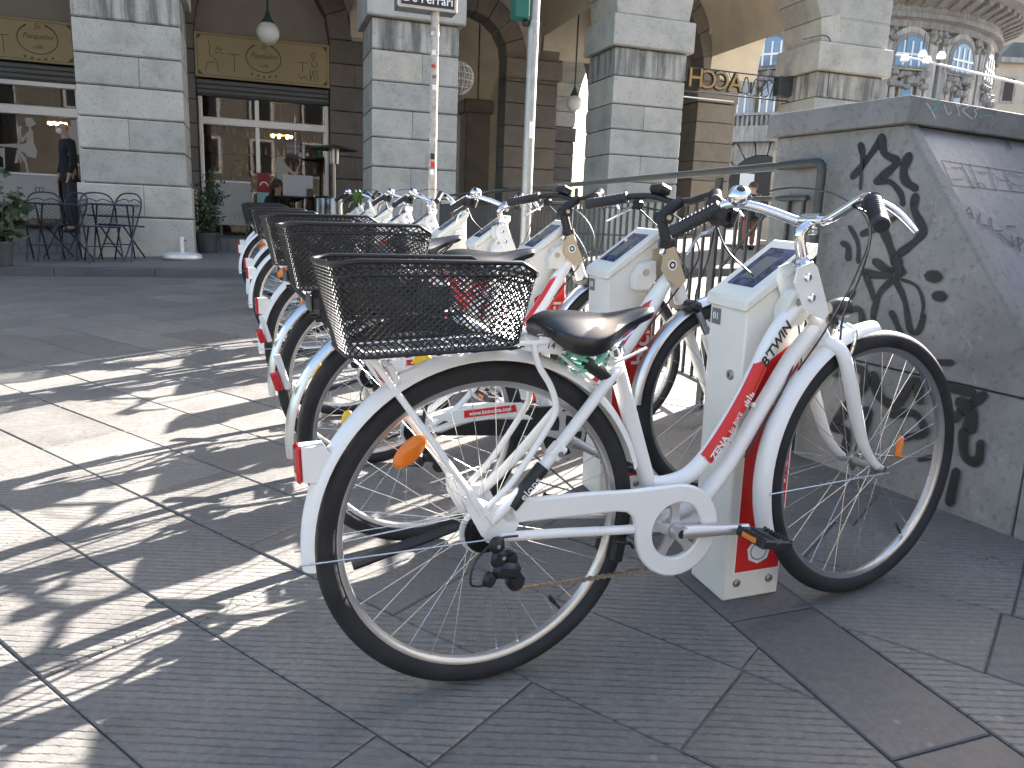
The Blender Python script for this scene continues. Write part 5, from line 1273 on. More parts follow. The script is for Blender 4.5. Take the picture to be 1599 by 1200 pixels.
# ================================================================== CAFE FRONTS
def shopfront(label, xa, xb, sign_z, bars, mull, board, lit, sc):
    t = thing('cafe', label, 'cafe', 'cafe fronts under the arcade', loc=(0, 0, 0))
    y = WY + .12; w_ = xb - xa; cx = (xa + xb) / 2
    MB().box((cx, WY + .40, 5.0), (w_, .1, 2.0)).build('tympanum', 'plgrey', t, 0)
    z0, z1 = sign_z
    MB().box((cx, WY + .02, (z0 + z1) / 2), (w_ - .02, .09, z1 - z0), None, .006).build('sign_board', 'gold', t, 0)
    bd = MB(); zz0, zz1, xx0, xx1 = z0 + .035, z1 - .035, xa + .05, xb - .05; yy = WY - .0265
    for (a, b2, c, d) in ((xx0, xx1, zz0, zz0 + .008), (xx0, xx1, zz1 - .008, zz1), (xx0, xx0 + .008, zz0 + .009, zz1 - .009), (xx1 - .008, xx1, zz0 + .009, zz1 - .009)): bd.quad((a, yy, c), (b2, yy, c), (b2, yy, d), (a, yy, d))
    for sx in (xx0, xx1):
        for sz_ in (zz0, zz1):
            ox, oz = (1 if sx == xx0 else -1), (1 if sz_ == zz0 else -1); bd.add([(sx + ox * .012, yy, sz_ + oz * .012), (sx + ox * .09, yy, sz_ + oz * .012), (sx + ox * .012, yy, sz_ + oz * .09)], [(0, 1, 2)])
    bd.build('sign_border', 'brown', t, 0)
    zc = (z0 + z1) / 2 + .03; yy = WY - .027
    def ell(rx, rz, th, n=48):
        m = MB(); vs = []
        for k in range(n):
            a = 2 * PI * k / n; h = th * (1 + .9 * max(0, math.sin(a)) ** 2 * (1 if abs(math.cos(a)) > .3 else 0))
            for q in (0, 1): vs.append((sc + (rx + q * h) * math.cos(a), yy, zc + (rz + q * h) * math.sin(a)))
        gap = [k for k in range(n) if abs(2 * PI * k / n - PI / 2) > .42]
        m.add(vs, [(2 * k, 2 * ((k + 1) % n), 2 * ((k + 1) % n) + 1, 2 * k + 1) for k in gap]); return m
    ell(.30, .235, .016).build('sign_oval', 'brown', t, 0)
    tx = lambda b, s, dx, dz, sh=.3, sx=1.0: text('sign_text', b, s, 'brown', t, axes((sc + dx, yy, zc + dz), (1, 0, 0), (0, 0, 1)), shear=sh, sx=sx)
    tx('St', .13, 0, .20); tx('Pasqualini', .125, 0, .04, .35, .95); tx('caffè', .085, .0, -.13)
    star = lambda c, r: [(c[0] + (r if k % 2 == 0 else r * .45) * math.sin(PI * k / 5), c[1] + (r if k % 2 == 0 else r * .45) * math.cos(PI * k / 5)) for k in range(10)]
    for k in range(5):
        pl = star((sc + (k - 2) * .105, zc - .295 - .035 * (1 - abs(k - 2) / 2)), .03); MB().add([(u, yy, v) for u, v in pl], [tuple(range(10))]).build('sign_star', 'brown', t, 0)
    # line drawings either side of the oval
    for sx, fig in ((-1, ([(-.95, .22), (-.93, .1), (-.95, -.02), (-.9, -.05)], [(-.9, -.05), (-.82, -.12), (-.8, -.3)], [(-.86, .02), (-.7, .02)], [(-.62, .02), (-.42, .02)], [(-.52, .02), (-.52, -.28)], [(-1.02, -.3), (-.98, -.16), (-.85, -.14)], [(-.84, .06), (-.8, .12), (-.76, .06), (-.72, .11)])),
                    (1, ([(.86, .14), (.9, .19), (.95, .14), (.9, .08), (.86, .14)], [(.9, .08), (.86, 0), (.9, -.08), (.98, -.02), (.92, .06)], [(.62, .0), (.8, .0)], [(.7, 0), (.7, -.18)], [(.62, -.2), (.66, -.3), (.74, -.24), (.78, -.32)], [(.84, -.1), (.84, -.32), (.9, -.12), (.92, -.33)], [(.95, -.1), (.98, -.32)]))):
        m = MB()
        for l in fig:
            for a, b2 in zip(l[:-1], l[1:]):
                p, q = V((sc + a[0], yy, zc + a[1])), V((sc + b2[0], yy, zc + b2[1])); d = (q - p).normalized(); nn = V((-d.z, 0, d.x)) * .006; m.quad(p - nn, q - nn, q + nn, p + nn)
        m.build('sign_drawing', 'brown', t, 0, kind='stuff')
    # shutter box and slats
    MB().box((cx, WY + .16, z0 - .17), (w_ - .01, .2, .3), None, .02).build('shutter_box', 'iron', t, 0)
    for k in range(3): MB().box((cx, WY + .05, z0 - .07 - .085 * k), (w_ - .02, .035, .075), None, .012).build('shutter_slat', 'grey', t, 0)
    zf = .68
    for (za, zb2) in bars: MB().box((cx, y, (za + zb2) / 2), (w_ - .12, .10, zb2 - za), None, .012).build('frame_bar', 'alu', t, 0)
    zt = z0 - .32
    for x in mull: MB().box((x, y, (zf + zt) / 2), (.075, .09, zt - zf), None, .01).build('frame_post', 'alu', t, 0)
    MB().box((cx, y + .0, (zf + zt) / 2), (w_ - .1, .012, zt - zf)).build('window_pane', 'glass', t, 0)
    x0, x1, zt2 = board
    MB().box(((x0 + x1) / 2, WY - .25, (.85 + zt2) / 2), (x1 - x0, .05, zt2 - .85), None, .008).build('low_board', 'panelwh', t, 0)
    MB().box(((x0 + x1) / 2, WY - .25, zt2 + .02), (x1 - x0, .07, .04), None, .008).build('board_rail', 'alu', t, 0)
    for x in (x0 + .1, x1 - .1): MB().box((x, WY - .25, .74), (.04, .04, .2)).build('board_leg', 'grey', t, 0)
    return t, y
sgx = on_y(60, 60, WY).x
c1, yG = shopfront('left cafe front with cream sign, white figure stickers and glowing chandelier', op[0][0], op[0][1], (3.49, 4.18), ((2.62, 2.78), (3.10, 3.2)), (op[0][0] + .05, op[0][1] - .05), (-4.9, on_y(96, 280, WY).x, on_y(50, 275, WY).z), True, on_y(60, 65, WY).x)
c2, yG = shopfront('cafe entrance under the arch, with a cream oval-lettered sign between two stone piers', op[1][0], op[1][1], (3.50, 4.27), ((2.68, 2.82),), (op[1][0] + .06, .10, op[1][1] - .06), (on_y(335, 290, WY - .25).x, on_y(392, 290, WY - .25).x, on_y(360, 286, WY - .25).z), True, .245)
text('board_text', 'm', .26, 'gold', c2, axes(on_y(374, 337, WY - .278), (1, 0, 0), (0, 0, 1)))
text('board_text', 'm', .2, 'grey', c1, axes(on_y(62, 295, WY - .278), (1, 0, 0), (0, 0, 1)))
# figure stickers on the glass
def sticker(parent, polys, o, sc):
    mb = MB()
    for i, l in enumerate(polys):
        mb.add([on_y(o[0] + x / sc, o[1] + y / sc, yG - .0085 - .0004 * i) for x, y in l], [tuple(range(len(l)))])
    return mb.build('window_sticker', 'decal', parent, 0, fix=False)
S1 = [[(205, 80), (225, 72), (262, 75), (298, 125), (262, 145), (250, 155), (270, 180), (278, 280), (305, 345), (295, 405), (225, 390), (205, 360), (150, 345), (140, 300), (215, 280), (225, 200), (240, 160), (232, 145), (215, 140)], [(150, 150), (165, 138), (185, 150), (175, 165), (178, 240), (205, 215), (222, 190), (228, 220), (190, 275), (172, 265)],
      [(140, 335), (160, 340), (150, 440), (120, 445)], [(160, 340), (215, 400), (240, 520), (225, 528), (205, 440), (158, 370)], [(0, 290), (140, 285), (170, 300), (140, 320), (0, 305)], [(0, 325), (40, 315), (45, 480), (35, 510), (28, 400), (0, 380)]]
sticker(c1, S1, (0, 170), 5.215)
sticker(c1, [[(580, 95), (635, 95), (640, 160), (660, 190), (665, 370), (600, 375), (530, 270), (518, 190), (560, 165), (580, 150)]], (0, 170), 5.215)
sticker(c2, [[(585, 360), (690, 355), (690, 380), (665, 400), (700, 460), (800, 560), (830, 520), (870, 430), (850, 380), (880, 400), (860, 480), (830, 600), (720, 545), (720, 640), (690, 830), (760, 800), (770, 830), (600, 830), (590, 640), (560, 500)], [(840, 330), (880, 300), (920, 330), (900, 365), (860, 365)], [(940, 320), (975, 310), (985, 345), (955, 360)]], (360, 200), 7.995)
po = thing('red_poster', 'red and pale blue poster on the cafe glass left of the seated woman', 'poster', loc=on_y(412, 293, WY - .06))
MB().box((0, 0, .09), (.24, .012, .36)).build('poster_top', 'poster', po, 0); MB().box((0, 0, -.22), (.24, .012, .25)).build('poster_base', 'postlt', po, 0); MB().box((0, 0, -.37), (.24, .012, .045)).build('poster_foot', 'poster', po, 0)
MB().lathe([(.06, 0), (.078, 0)], 24, M.Translation(V((.01, -.0068, .03))) @ M.Rotation(PI / 2, 4, 'X'), 0, PI).build('poster_print', 'wink', po, 0)
bs = thing('blue_sign', 'small blue sign with white lettering hanging inside the cafe window', 'sign', loc=on_y(460, 234, WY + .22))
MB().box((0, 0, 0), (.30, .015, .27)).build('sign_panel', 'blue', bs, 0)
lt = MB()
for r_, n in ((.06, 7), (-.03, 6)):
    for k in range(n):
        x = -.12 + k * .038; lt.box((x, -.009, r_), (.008, .002, .06)); lt.box((x + .01, -.009, r_ + (.02 if k % 2 else -.02)), (.014, .002, .008))
lt.build('sign_letters', 'wink', bs, 0, kind='stuff')
# interior of the cafe
inn = thing('cafe_interior', 'dark brown cafe room with bottle shelves seen through the glass', 'room', loc=(0, 0, 0))
for (c, d, nm) in (((-1.9, 20.2, 2.6), (7.6, .1, 4.2), 'rear_wall'), ((-5.7, 18.3, 2.6), (.1, 3.8, 4.2), 'side_wall'), ((1.85, 18.3, 2.6), (.1, 3.8, 4.2), 'side_wall'), ((-1.9, 18.4, 3.9), (7.6, 3.7, .1), 'room_ceiling')): MB().box(c, d).build(nm, 'interior', inn, 0)
MB().box((-.4, 18.2, 1.2), (2.2, .5, 1.1), None, .02).build('counter', 'wood', inn, 0); MB().box((-4.2, 19.7, 1.7), (2.4, .4, 2.1)).build('cupboard', 'wood', inn, 0)
for k in range(4): MB().box((-.2, 19.95, 1.7 + .38 * k), (3.4, .3, .03)).build('shelf', 'wood', inn, 0)
bt = MB(); rb_ = random.Random(2)
for k in range(4):
    for i in range(24):
        if rb_.random() < .8:
            x = -1.8 + i * .14; h = rb_.uniform(.18, .3); bt.lathe([(.0, 0), (.035, 0), (.035, h * .6), (.012, h * .75), (.012, h), (0, h)], 6, M.Translation(V((x, 19.95, 1.72 + .38 * k))))
bt.build('shelf_bottles', 'chain', inn, 40, kind='stuff')
for (p, lab, w_) in ((on_y(90, 192, 17.2), 'glowing amber chandelier inside the left cafe window', .34), (on_y(440, 212, 18.0), 'small row of glowing lamps inside the cafe entrance', .5)):
    l = thing('chandelier', lab, 'lamp', loc=p); MB().cyl((0, 0, .1), (0, 0, 3.85 - p.z), .008, n=6).build('chandelier_rod', 'ink', l)
    MB().lathe([(w_ * .5, .0), (w_ * .52, .02), (w_ * .42, .14), (.03, .2)], 24).build('lamp_shade', 'gold', l, 40)
    for k in range(7):
        a = 2 * PI * k / 7; MB().sph((w_ * .40 * math.cos(a), w_ * .4 * math.sin(a), -.02), .032, 8).build('bulb', 'warm', l)
dk = thing('bar_figure', 'dark silhouette of a guest sitting inside the cafe entrance', 'person', loc=on_y(372, 285, 16.9))

# ================================================================== PEOPLE
def skinned(name, verts, edges, radii, mat, parent, lvl=1, root=0):
    me = bpy.data.meshes.new(name); me.from_pydata([tuple(v) for v in verts], edges, [])
    o = bpy.data.objects.new(name, me); COL.objects.link(o)
    sk = o.modifiers.new('skin', 'SKIN'); sk.use_smooth_shade = True
    for d, r in zip(me.skin_vertices[0].data, radii):
        d.radius = (r, r) if not isinstance(r, tuple) else r
    me.skin_vertices[0].data[root].use_root = True
    sb = o.modifiers.new('sub', 'SUBSURF'); sb.levels = sb.render_levels = lvl
    bpy.context.view_layer.update()
    ev = o.evaluated_get(bpy.context.evaluated_depsgraph_get()); nm = bpy.data.meshes.new_from_object(ev)
    bpy.data.objects.remove(o); nm.name = name; nm.materials.clear(); nm.materials.append(MT[mat])
    nm.polygons.foreach_set('use_smooth', [True] * len(nm.polygons))
    r = bpy.data.objects.new(name, nm); COL.objects.link(r); r.parent = parent; return r
def person(root, J, top, legs, hair, shoe='ink', hairlong=False, mask=False, sc=1.0):
    # J: joints; body is one continuous surface, clothes and hair are children of the same thing
    vs, ed, rd = [], [], []
    def nd(p, r, par=None):
        vs.append(V(p)); rd.append(r); i = len(vs) - 1
        if par is not None: ed.append((par, i))
        return i
    pel = nd(J['pel'], .115); sp = nd(J['spine'], .105, pel); chx = nd(J['chest'], .12, sp); nk = nd(J['neck'], .052, chx); 
    hd = V(J['head']); f = V(J['face']).normalized()
    h0 = nd(hd + V((0, 0, -.085)) + f * .012, .058, nk); h1 = nd(hd + f * .008, .088, h0); h2 = nd(hd + V((0, 0, .075)) - f * .005, .075, h1)
    for s in ('L', 'R'):
        sh = nd(J['sh' + s], .062, chx); el = nd(J['el' + s], .042, sh); wr = nd(J['wr' + s], .028, el)
        d = (V(J['wr' + s]) - V(J['el' + s])).normalized(); side = d.cross(f).normalized()
        pm = nd(V(J['wr' + s]) + d * .06, (.024, .03), wr)
        for k in range(4):
            b = V(J['wr' + s]) + d * .08 + side * (.012 * (k - 1.5)); a = nd(b, .0095, pm); c = nd(b + d * (.03, .034, .032, .026)[k], .009, a); nd(b + d * (.05, .058, .054, .044)[k] + f * .014, .008, c)
        t0 = nd(V(J['wr' + s]) + d * .04 + side * .034, .0105, pm); nd(V(J['wr' + s]) + d * .075 + side * .046, .009, t0)
        hp = nd(J['hp' + s], .088, pel); kn = nd(J['kn' + s], .058, hp); an = nd(J['an' + s], .04, kn); nd(V(J['an' + s]) + V(J['toe']) * .16 + V((0, 0, -.045)), .034, an)
    skinned('body', vs, ed, [tuple(q * sc for q in r) if isinstance(r, tuple) else r * sc for r in rd], 'skin', root)
    v = [V(J[k]) for k in ('pel', 'spine', 'chest')] + [V(J['neck']) - V((0, 0, .03))]; e = [(0, 1), (1, 2), (2, 3)]; r = [.14, .13, .145, .075]
    v.append(V(J['pel']) - V((0, 0, .12)) if 'coatlong' in J else V(J['pel']) - V((0, 0, .04))); e.append((0, 4)); r.append(.145)
    for s in ('L', 'R'):
        i = len(v); v += [V(J['sh' + s]), V(J['el' + s]), V(J['wr' + s]) - (V(J['wr' + s]) - V(J['el' + s])).normalized() * .015]; e += [(2, i), (i, i + 1), (i + 1, i + 2)]; r += [.08, .06, .046]
    skinned('jacket', v, e, [q * sc for q in r], top, root)
    v = [V(J['pel']), V(J['pel']) + V((0, 0, -.02))]; e = [(0, 1)]; r = [.126, .126]
    for s in ('L', 'R'):
        i = len(v); v += [V(J['hp' + s]), V(J['kn' + s]), V(J['an' + s]) + (V(J['kn' + s]) - V(J['an' + s])).normalized() * .03]; e += [(1, i), (i, i + 1), (i + 1, i + 2)]; r += [.1, .072, .058]
    skinned('trousers', v, e, [q * sc for q in r], legs, root)
    for s in ('L', 'R'):
        p = V(J['an' + s]); t = V(J['toe']).normalized(); m = MB().tube([p + V((0, 0, .02)) - t * .03, p - V((0, 0, .03)), p + t * .09 - V((0, 0, .045)), p + t * .18 - V((0, 0, .055))], [.045, .05, .045, .03], 10); m.build('shoe', shoe, root, 60)
    side = V((0, 0, 1)).cross(f).normalized(); fm = M((side, -f, V((0, 0, 1)))).transposed().to_4x4(); fm.translation = hd
    for sx in (-1, 1):
        MB().sph(fm @ V((sx * .033 * sc, -.088 * sc, .02)), .011 * sc, 8).build('eye', 'ink', root); MB().sph(fm @ V((sx * .085 * sc, .0, .0)), .025 * sc, 8, (.5, .7, 1.2)).build('ear', 'skin', root)
    MB().tube([fm @ V((0, -.088 * sc, .03)), fm @ V((0, -.112 * sc, -.015)), fm @ V((0, -.095 * sc, -.022))], [.008 * sc, .014 * sc, .01 * sc], 8).build('nose', 'skin', root, 60)
    if mask: MB().sph(fm @ V((0, -.06 * sc, -.05 * sc)), .06 * sc, 14, (1, .75, .85)).build('face_mask', 'mask', root, 60)
    else: MB().tube([fm @ V((-.022 * sc, -.096 * sc, -.048 * sc)), fm @ V((0, -.102 * sc, -.05 * sc)), fm @ V((.022 * sc, -.096 * sc, -.048 * sc))], .005 * sc, 6).build('mouth', 'redlens', root, 60)
    if hair:
        m = MB().sph(fm @ V((0, .012 * sc, .03 * sc)), .104 * sc, 18, (1, 1, 1.05), R(-8) if not hairlong else R(-25))
        if hairlong:
            for k in range(16):
                a = PI * (.08 + .84 * k / 15); b = V((math.cos(a) * .092, math.sin(a) * .092, 0)) * sc
                m.tube(spline([fm @ (b * .9 + V((0, 0, .06))), fm @ (b * 1.15 + V((0, 0, -.06))), fm @ (b * 1.3 + V((random.uniform(-.02, .02), .01, -.17))), fm @ (b * 1.25 + V((random.uniform(-.02, .02), .0, -.27)))], 4), [.03 * sc] * 9 + [.02, .016, .012, .006], 7)
        m.build('hair', hair, root, 60)
def joints(pel, stand=True, face=(0, -1, 0), h=1.0, toe=None, arms='down'):
    p = V(pel); f = V(face).normalized(); s = V((0, 0, 1)).cross(f)     # s points to the figure's left... lateral axis
    J = {'pel': p, 'spine': p + V((0, 0, .2 * h)), 'chest': p + V((0, 0, .40 * h)) + f * .01, 'neck': p + V((0, 0, .56 * h)) + f * .01, 'head': p + V((0, 0, .70 * h)) + f * .03, 'face': f, 'toe': toe or f}
    for k, q in (('L', 1), ('R', -1)):
        J['sh' + k] = p + V((0, 0, .47 * h)) + s * q * .175 * h; J['hp' + k] = p + V((0, 0, -.06 * h)) + s * q * .09 * h
        if arms == 'down': J['el' + k] = J['sh' + k] + V((0, 0, -.28 * h)) + s * q * .05; J['wr' + k] = J['el' + k] + V((0, 0, -.22 * h)) + f * .08
        else: J['el' + k] = J['sh' + k] + V((0, 0, -.25 * h)) + s * q * .06 + f * .05; J['wr' + k] = J['el' + k] + f * .2 - s * q * .12 + V((0, 0, .06))
        if stand: J['kn' + k] = J['hp' + k] + V((0, 0, -.40 * h)) + f * .02; J['an' + k] = J['kn' + k] + V((0, 0, -.40 * h)) - f * .02
        else: J['kn' + k] = J['hp' + k] + f * .42 * h + V((0, 0, .02)); J['an' + k] = J['kn' + k] + V((0, 0, -.40 * h)) - f * .03
    return J
q = on_y(104, 240, 14.4); zfl = .66
man = thing('person', 'man in a dark coat and white mask standing beside the left cafe window', 'person', loc=(0, 0, 0))
J = joints((q.x + .02, 14.4, zfl + .93), True, (-.85, -.5, 0)); J['coatlong'] = 1; person(man, J, 'coatm', 'jeans', None, mask=True)
q = on_y(436, 294, 14.7)
wom = thing('person', 'seated woman with long brown hair and black jacket at a cafe table', 'person', loc=(0, 0, 0))
person(wom, joints((q.x - .03, 14.75, q.z - .68), False, (.35, -.94, 0), arms='front'), 'coatm', 'jeans', 'hair', hairlong=True)
q = on_y(1172, 345, 12.0)
kid = thing('person', 'small figure in black jacket and rust trousers beyond the iron railing', 'person', loc=(0, 0, 0))
person(kid, joints((q.x, 12.0, gz(q.x, 12) + .10 + .62), True, (.5, .86, 0), h=.66), 'coatm', 'rust', 'hair', sc=.8)
q = on_y(372, 268, 17.0)
person(dk, {k: (v - dk.location if isinstance(v, V) and k not in ('face', 'toe') else v) for k, v in joints((q.x, 17.0, q.z - .62), False, (.5, -.86, 0), arms='front').items()}, 'coatm', 'jeans', 'hair', hairlong=True)
sto = thing('cafe_stool', 'dark stool under the guest inside the cafe entrance', 'stool', loc=(q.x, 17.02, zfl))
hh = q.z - .62 - zfl - .15; MB().cyl((0, 0, hh - .05), (0, 0, hh), .17, n=18).build('seat', 'wood', sto)
for k in range(4): a = PI / 4 + k * PI / 2; MB().tube([(.12 * math.cos(a), .12 * math.sin(a), hh - .05), (.17 * math.cos(a), .17 * math.sin(a), 0)], .014, 6).build('leg', 'wood', sto)

# ================================================================== TERRACE FURNITURE
def chair(label):
    t = thing('folding_chair', label, 'chair', 'dark metal folding chairs outside the cafe')
    fr = MB(); fr.tube(spline([(-.20, .23, 0), (-.20, -.02, .43), (-.205, -.15, .72), (-.14, -.19, .85), (0, -.20, .88), (.14, -.19, .85), (.205, -.15, .72), (.20, -.02, .43), (.20, .23, 0)], 5), .011, 8)
    fr.build('back_frame', 'chair', t, 60)
    for s in (-1, 1): MB().tube([(s * .18, .20, .45), (s * .18, -.22, 0)], .011, 8).build('rear_leg', 'chair', t, 60)
    st = MB().tube([(-.19, -.2, .44), (.19, -.2, .44), (.19, .2, .455), (-.19, .2, .455)], .012, 8, closed=True); 
    for k in range(7): st.box((0, -.16 + .055 * k, .447), (.38, .035, .006))
    st.build('seat', 'chair', t, 50)
    bk = MB(); bk.tube(spline([(-.19, -.165, .76), (-.08, -.19, .80), (0, -.19, .775), (.08, -.19, .80), (.19, -.165, .76)], 5), .007, 6)
    N = 14; S = lambda u, v: V((-.19 + .38 * u, -.03 - .15 * v, .47 + .30 * v))
    for i in range(N):
        for j in range(N):
            if (i + j) % 2 == 0:
                strand(bk, S(i / N, j / N), S((i + 1) / N, (j + 1) / N), .0028, V((0, 1, .4))); 
                if j: strand(bk, S(i / N, j / N), S((i + 1) / N, (j - 1) / N), .0028, V((0, 1, .4)))
    bk.build('backrest', 'chair', t, 0, kind='stuff')
    MB().tube([(-.19, .12, .2), (.19, .12, .2)], .008, 6).build('stretcher', 'chair', t); return t
ch0 = chair('dark folding chair in front of the stone pier, nearest of the four'); index_children()
def floor_at(x, y): return gz(x, y) + .1
YC = 11.35
for i, (px, dy, rz, lab) in enumerate(((160, 0, R(200), None), (192, .38, R(150), 'dark folding chair behind the nearest one, beside the stone pier'), (72, .35, R(185), 'dark folding chair in front of the pale board, left of the pier'), (108, .55, R(140), 'dark folding chair between the cafe table and the pier'))):
    c = ch0 if i == 0 else copy_tree(ch0)
    if lab: c['label'] = lab
    x = on_y(px, 380, YC + dy).x; c.location = (x, YC + dy, floor_at(x, YC + dy)); c.rotation_euler.z = rz
def table(px, y, label, kind='cafe tables'):
    x = on_y(px, 350, y).x; t = thing('cafe_table', label, 'table', kind, loc=(x, y, floor_at(x, y) if y < 13.1 else zfl))
    MB().box((0, 0, .725), (.58, .58, .022), None, .008).build('tabletop', 'chair', t, 20)
    for s in (-1, 1): MB().tube([(s * .22, -.24, 0), (s * .22, .22, .71)], .011, 8).build('leg', 'chair', t); MB().tube([(s * .20, .24, 0), (s * .20, -.22, .71)], .011, 8).build('leg', 'chair', t)
    return t
table(178, YC + .12, 'dark square folding table between the chairs by the stone pier'); table(92, YC + .3, 'dark square folding table by the pale cafe board'); tw = table(455, 14.35, 'small dark table in front of the seated woman')
q = on_y(466, 318, 14.2)
mbd = thing('menu_board', 'blank pale menu board standing on the woman\'s table', 'menu', loc=(q.x, 14.2, zfl + .736)); MB().box((0, 0, .18), (.50, .03, .36), M.Rotation(-.12, 4, 'X'), .004).build('board_face', 'panelwh', mbd, 0); MB().box((.2, -.06, .07), (.12, .06, .14), None, .01).build('napkin_box', 'wood', mbd, 0)
x = on_y(285, 392, 11.6).x; ub = thing('umbrella_base', 'round white umbrella base with an empty stub pipe on the pavement', 'umbrella base', loc=(x, 11.6, floor_at(x, 11.6)))
MB().lathe([(0, 0), (.24, 0), (.255, .02), (.25, .06), (.20, .085), (.04, .09), (0, .09)], 32).build('base_disc', 'alu', ub, 40); MB().lathe([(.028, .08), (.028, .27), (.034, .27), (.034, .30), (.022, .30)], 14).build('stub_pipe', 'alu', ub, 40); MB().cyl((.03, 0, .25), (.06, 0, .25), .008, n=8).build('clamp_screw', 'grey', ub)
# patio heater
q = on_y(522, 231, 14.6); ht = thing('patio_heater', 'slim steel patio heater with a wide round reflector at the cafe entrance', 'heater', loc=(q.x, 14.6, zfl)); H = q.z - zfl
MB().lathe([(.0, H + .05), (.12, H + .04), (.42, H - .03), (.42, H - .037), (.12, H + .028), (0, H + .035)], 32).build('reflector', 'iron', ht, 40)
MB().lathe([(.09, H - .28), (.10, H - .02), (.07, H - .02), (.07, H - .28)], 20).build('burner', 'steel', ht, 40); MB().cyl((0, 0, .1), (0, 0, H - .1), .028, n=12).build('post', 'steel', ht); MB().lathe([(0, .75), (.15, .75), (.17, .70), (.17, .0), (0, 0)], 24).build('gas_housing', 'steel', ht, 40)
for k in range(3): a = k * 2.1; MB().tube([(.06 * math.cos(a), .06 * math.sin(a), H - .28), (.06 * math.cos(a), .06 * math.sin(a), H)], .006, 6).build('burner_rod', 'steel', ht)
q = on_y(505, 300, 15.1); bn = thing('steel_bin', 'tall brushed steel bin beside the cafe door', 'bin', loc=(q.x, 15.1, zfl)); MB().lathe([(0, .78), (.13, .78), (.15, .74), (.15, .02), (0, .0)], 24).build('bin_body', 'steel', bn, 40); MB().lathe([(.02, .80), (.155, .79), (.155, .75), (.152, .75)], 24).build('bin_lid', 'ink', bn, 40)
# plants
def plant(name, label, loc, h, w_, nleaf, lsz, mat, potr, seed, broad=False, y0=.3):
    t = thing(name, label, 'plant', loc=loc); rr = random.Random(seed)
    MB().lathe([(0, 0), (potr * .75, 0), (potr, potr * 1.6), (potr * 1.06, potr * 1.6), (potr * 1.06, potr * 1.75), (potr * .9, potr * 1.75), (potr * .85, potr * 1.5), (0, potr * 1.45)], 20).build('pot', 'pot', t, 40)
    tips = []; st = MB()
    for k in range(14):
        a = rr.uniform(0, 2 * PI); l = rr.uniform(.5, 1) * h; e = V((math.cos(a) * w_ * rr.uniform(.2, 1), math.sin(a) * w_ * rr.uniform(.2, 1), l)); c = e * .5 + V((-e.x * .25, -e.y * .25, .05))
        P = spline([(0, 0, potr * 1.4), c, e], 6); st.tube(P, [.009] * 3 + [.005] * (len(P) - 3), 5); tips += P[4:]
    st.build('stem', 'bark', t, 60)
    m = MB()
    for k in range(nleaf):
        p = rr.choice(tips) + V((rr.gauss(0, .06), rr.gauss(0, .06), rr.gauss(0, .06))); 
        if p.z < y0: p.z = y0 + rr.random() * .2
        d = V((rr.gauss(0, 1), rr.gauss(0, 1), rr.gauss(.1, .6))).normalized(); u = d.cross(V((rr.gauss(0, 1), rr.gauss(0, 1), rr.gauss(0, 1)))).normalized(); s = lsz * rr.uniform(.6, 1.3); wv = s * (.32 if broad else .2); nn = d.cross(u)
        m.add([p, p + d * s * .35 + u * wv + nn * wv * .3, p + d * s, p + d * s * .35 - u * wv + nn * wv * .3, p + d * s * .45], [(0, 1, 4), (1, 2, 4), (2, 3, 4), (3, 0, 4)])
    m.build('foliage', mat, t, 0, kind='stuff', fix=False); return t
x = on_y(325, 388, 12.75).x; plant('potted_shrub', 'leafy dark shrub in a dark pot right of the second stone pier', (x, 12.75, floor_at(x, 12.75)), 1.22, .23, 1150, .08, 'leaf', .17, 4)
x = on_y(-2, 388, 10.9).x; plant('potted_plant', 'broad-leaved potted plant at the left edge of the terrace', (x, 10.9, floor_at(x, 10.9)), 1.2, .30, 330, .15, 'leaf2', .17, 9, True)
# hanging lamps
def globe(px, py, y, r, label):
    c = on_y(px, py, y); t = thing('globe_lamp', label, 'lamp', 'globe lamps hanging in the arcade', loc=c)
    MB().sph((0, 0, 0), r, 24).build('globe', 'globe', t, 60); MB().lathe([(.02, r * 1.9), (.035, r * 1.6), (.06, r * 1.25), (r * .55, r * .95), (r * .6, r * .80), (r * .4, r * .84)], 18).build('lamp_cap', 'grn', t, 50); MB().cyl((0, 0, r * 1.7), (0, 0, 6.55 - c.z), .017, n=8).build('rod', 'grn', t); return t
globe(419, 52, 14.6, .19, 'white globe lamp hanging in front of the cream cafe sign'); globe(897, 161, 15.0, .155, 'white globe lamp hanging left of the third stone pier')
c = on_y(716, 122, 14.2); wo = thing('wire_ornament', 'round pale wire ornament peeping out behind the stickered-pole pier', 'ornament', loc=c)
for k in range(9):
    m = MB(); a = PI * k / 9; m.tube([V((.28 * math.cos(t) * math.cos(a), .28 * math.cos(t) * math.sin(a), .28 * math.sin(t))) for t in [2 * PI * j / 28 for j in range(28)]], .006, 5, closed=True); m.build('ring', 'globe', wo)
for z in (-.18, -.06, .06, .18): q_ = math.sqrt(.28 ** 2 - z * z); MB().tube([(q_ * math.cos(t), q_ * math.sin(t), z) for t in [2 * PI * j / 28 for j in range(28)]], .006, 5, closed=True).build('ring', 'globe', wo)
MB().cyl((0, 0, .28), (0, 0, 6.5 - c.z), .004, n=5).build('cord', 'ink', wo)
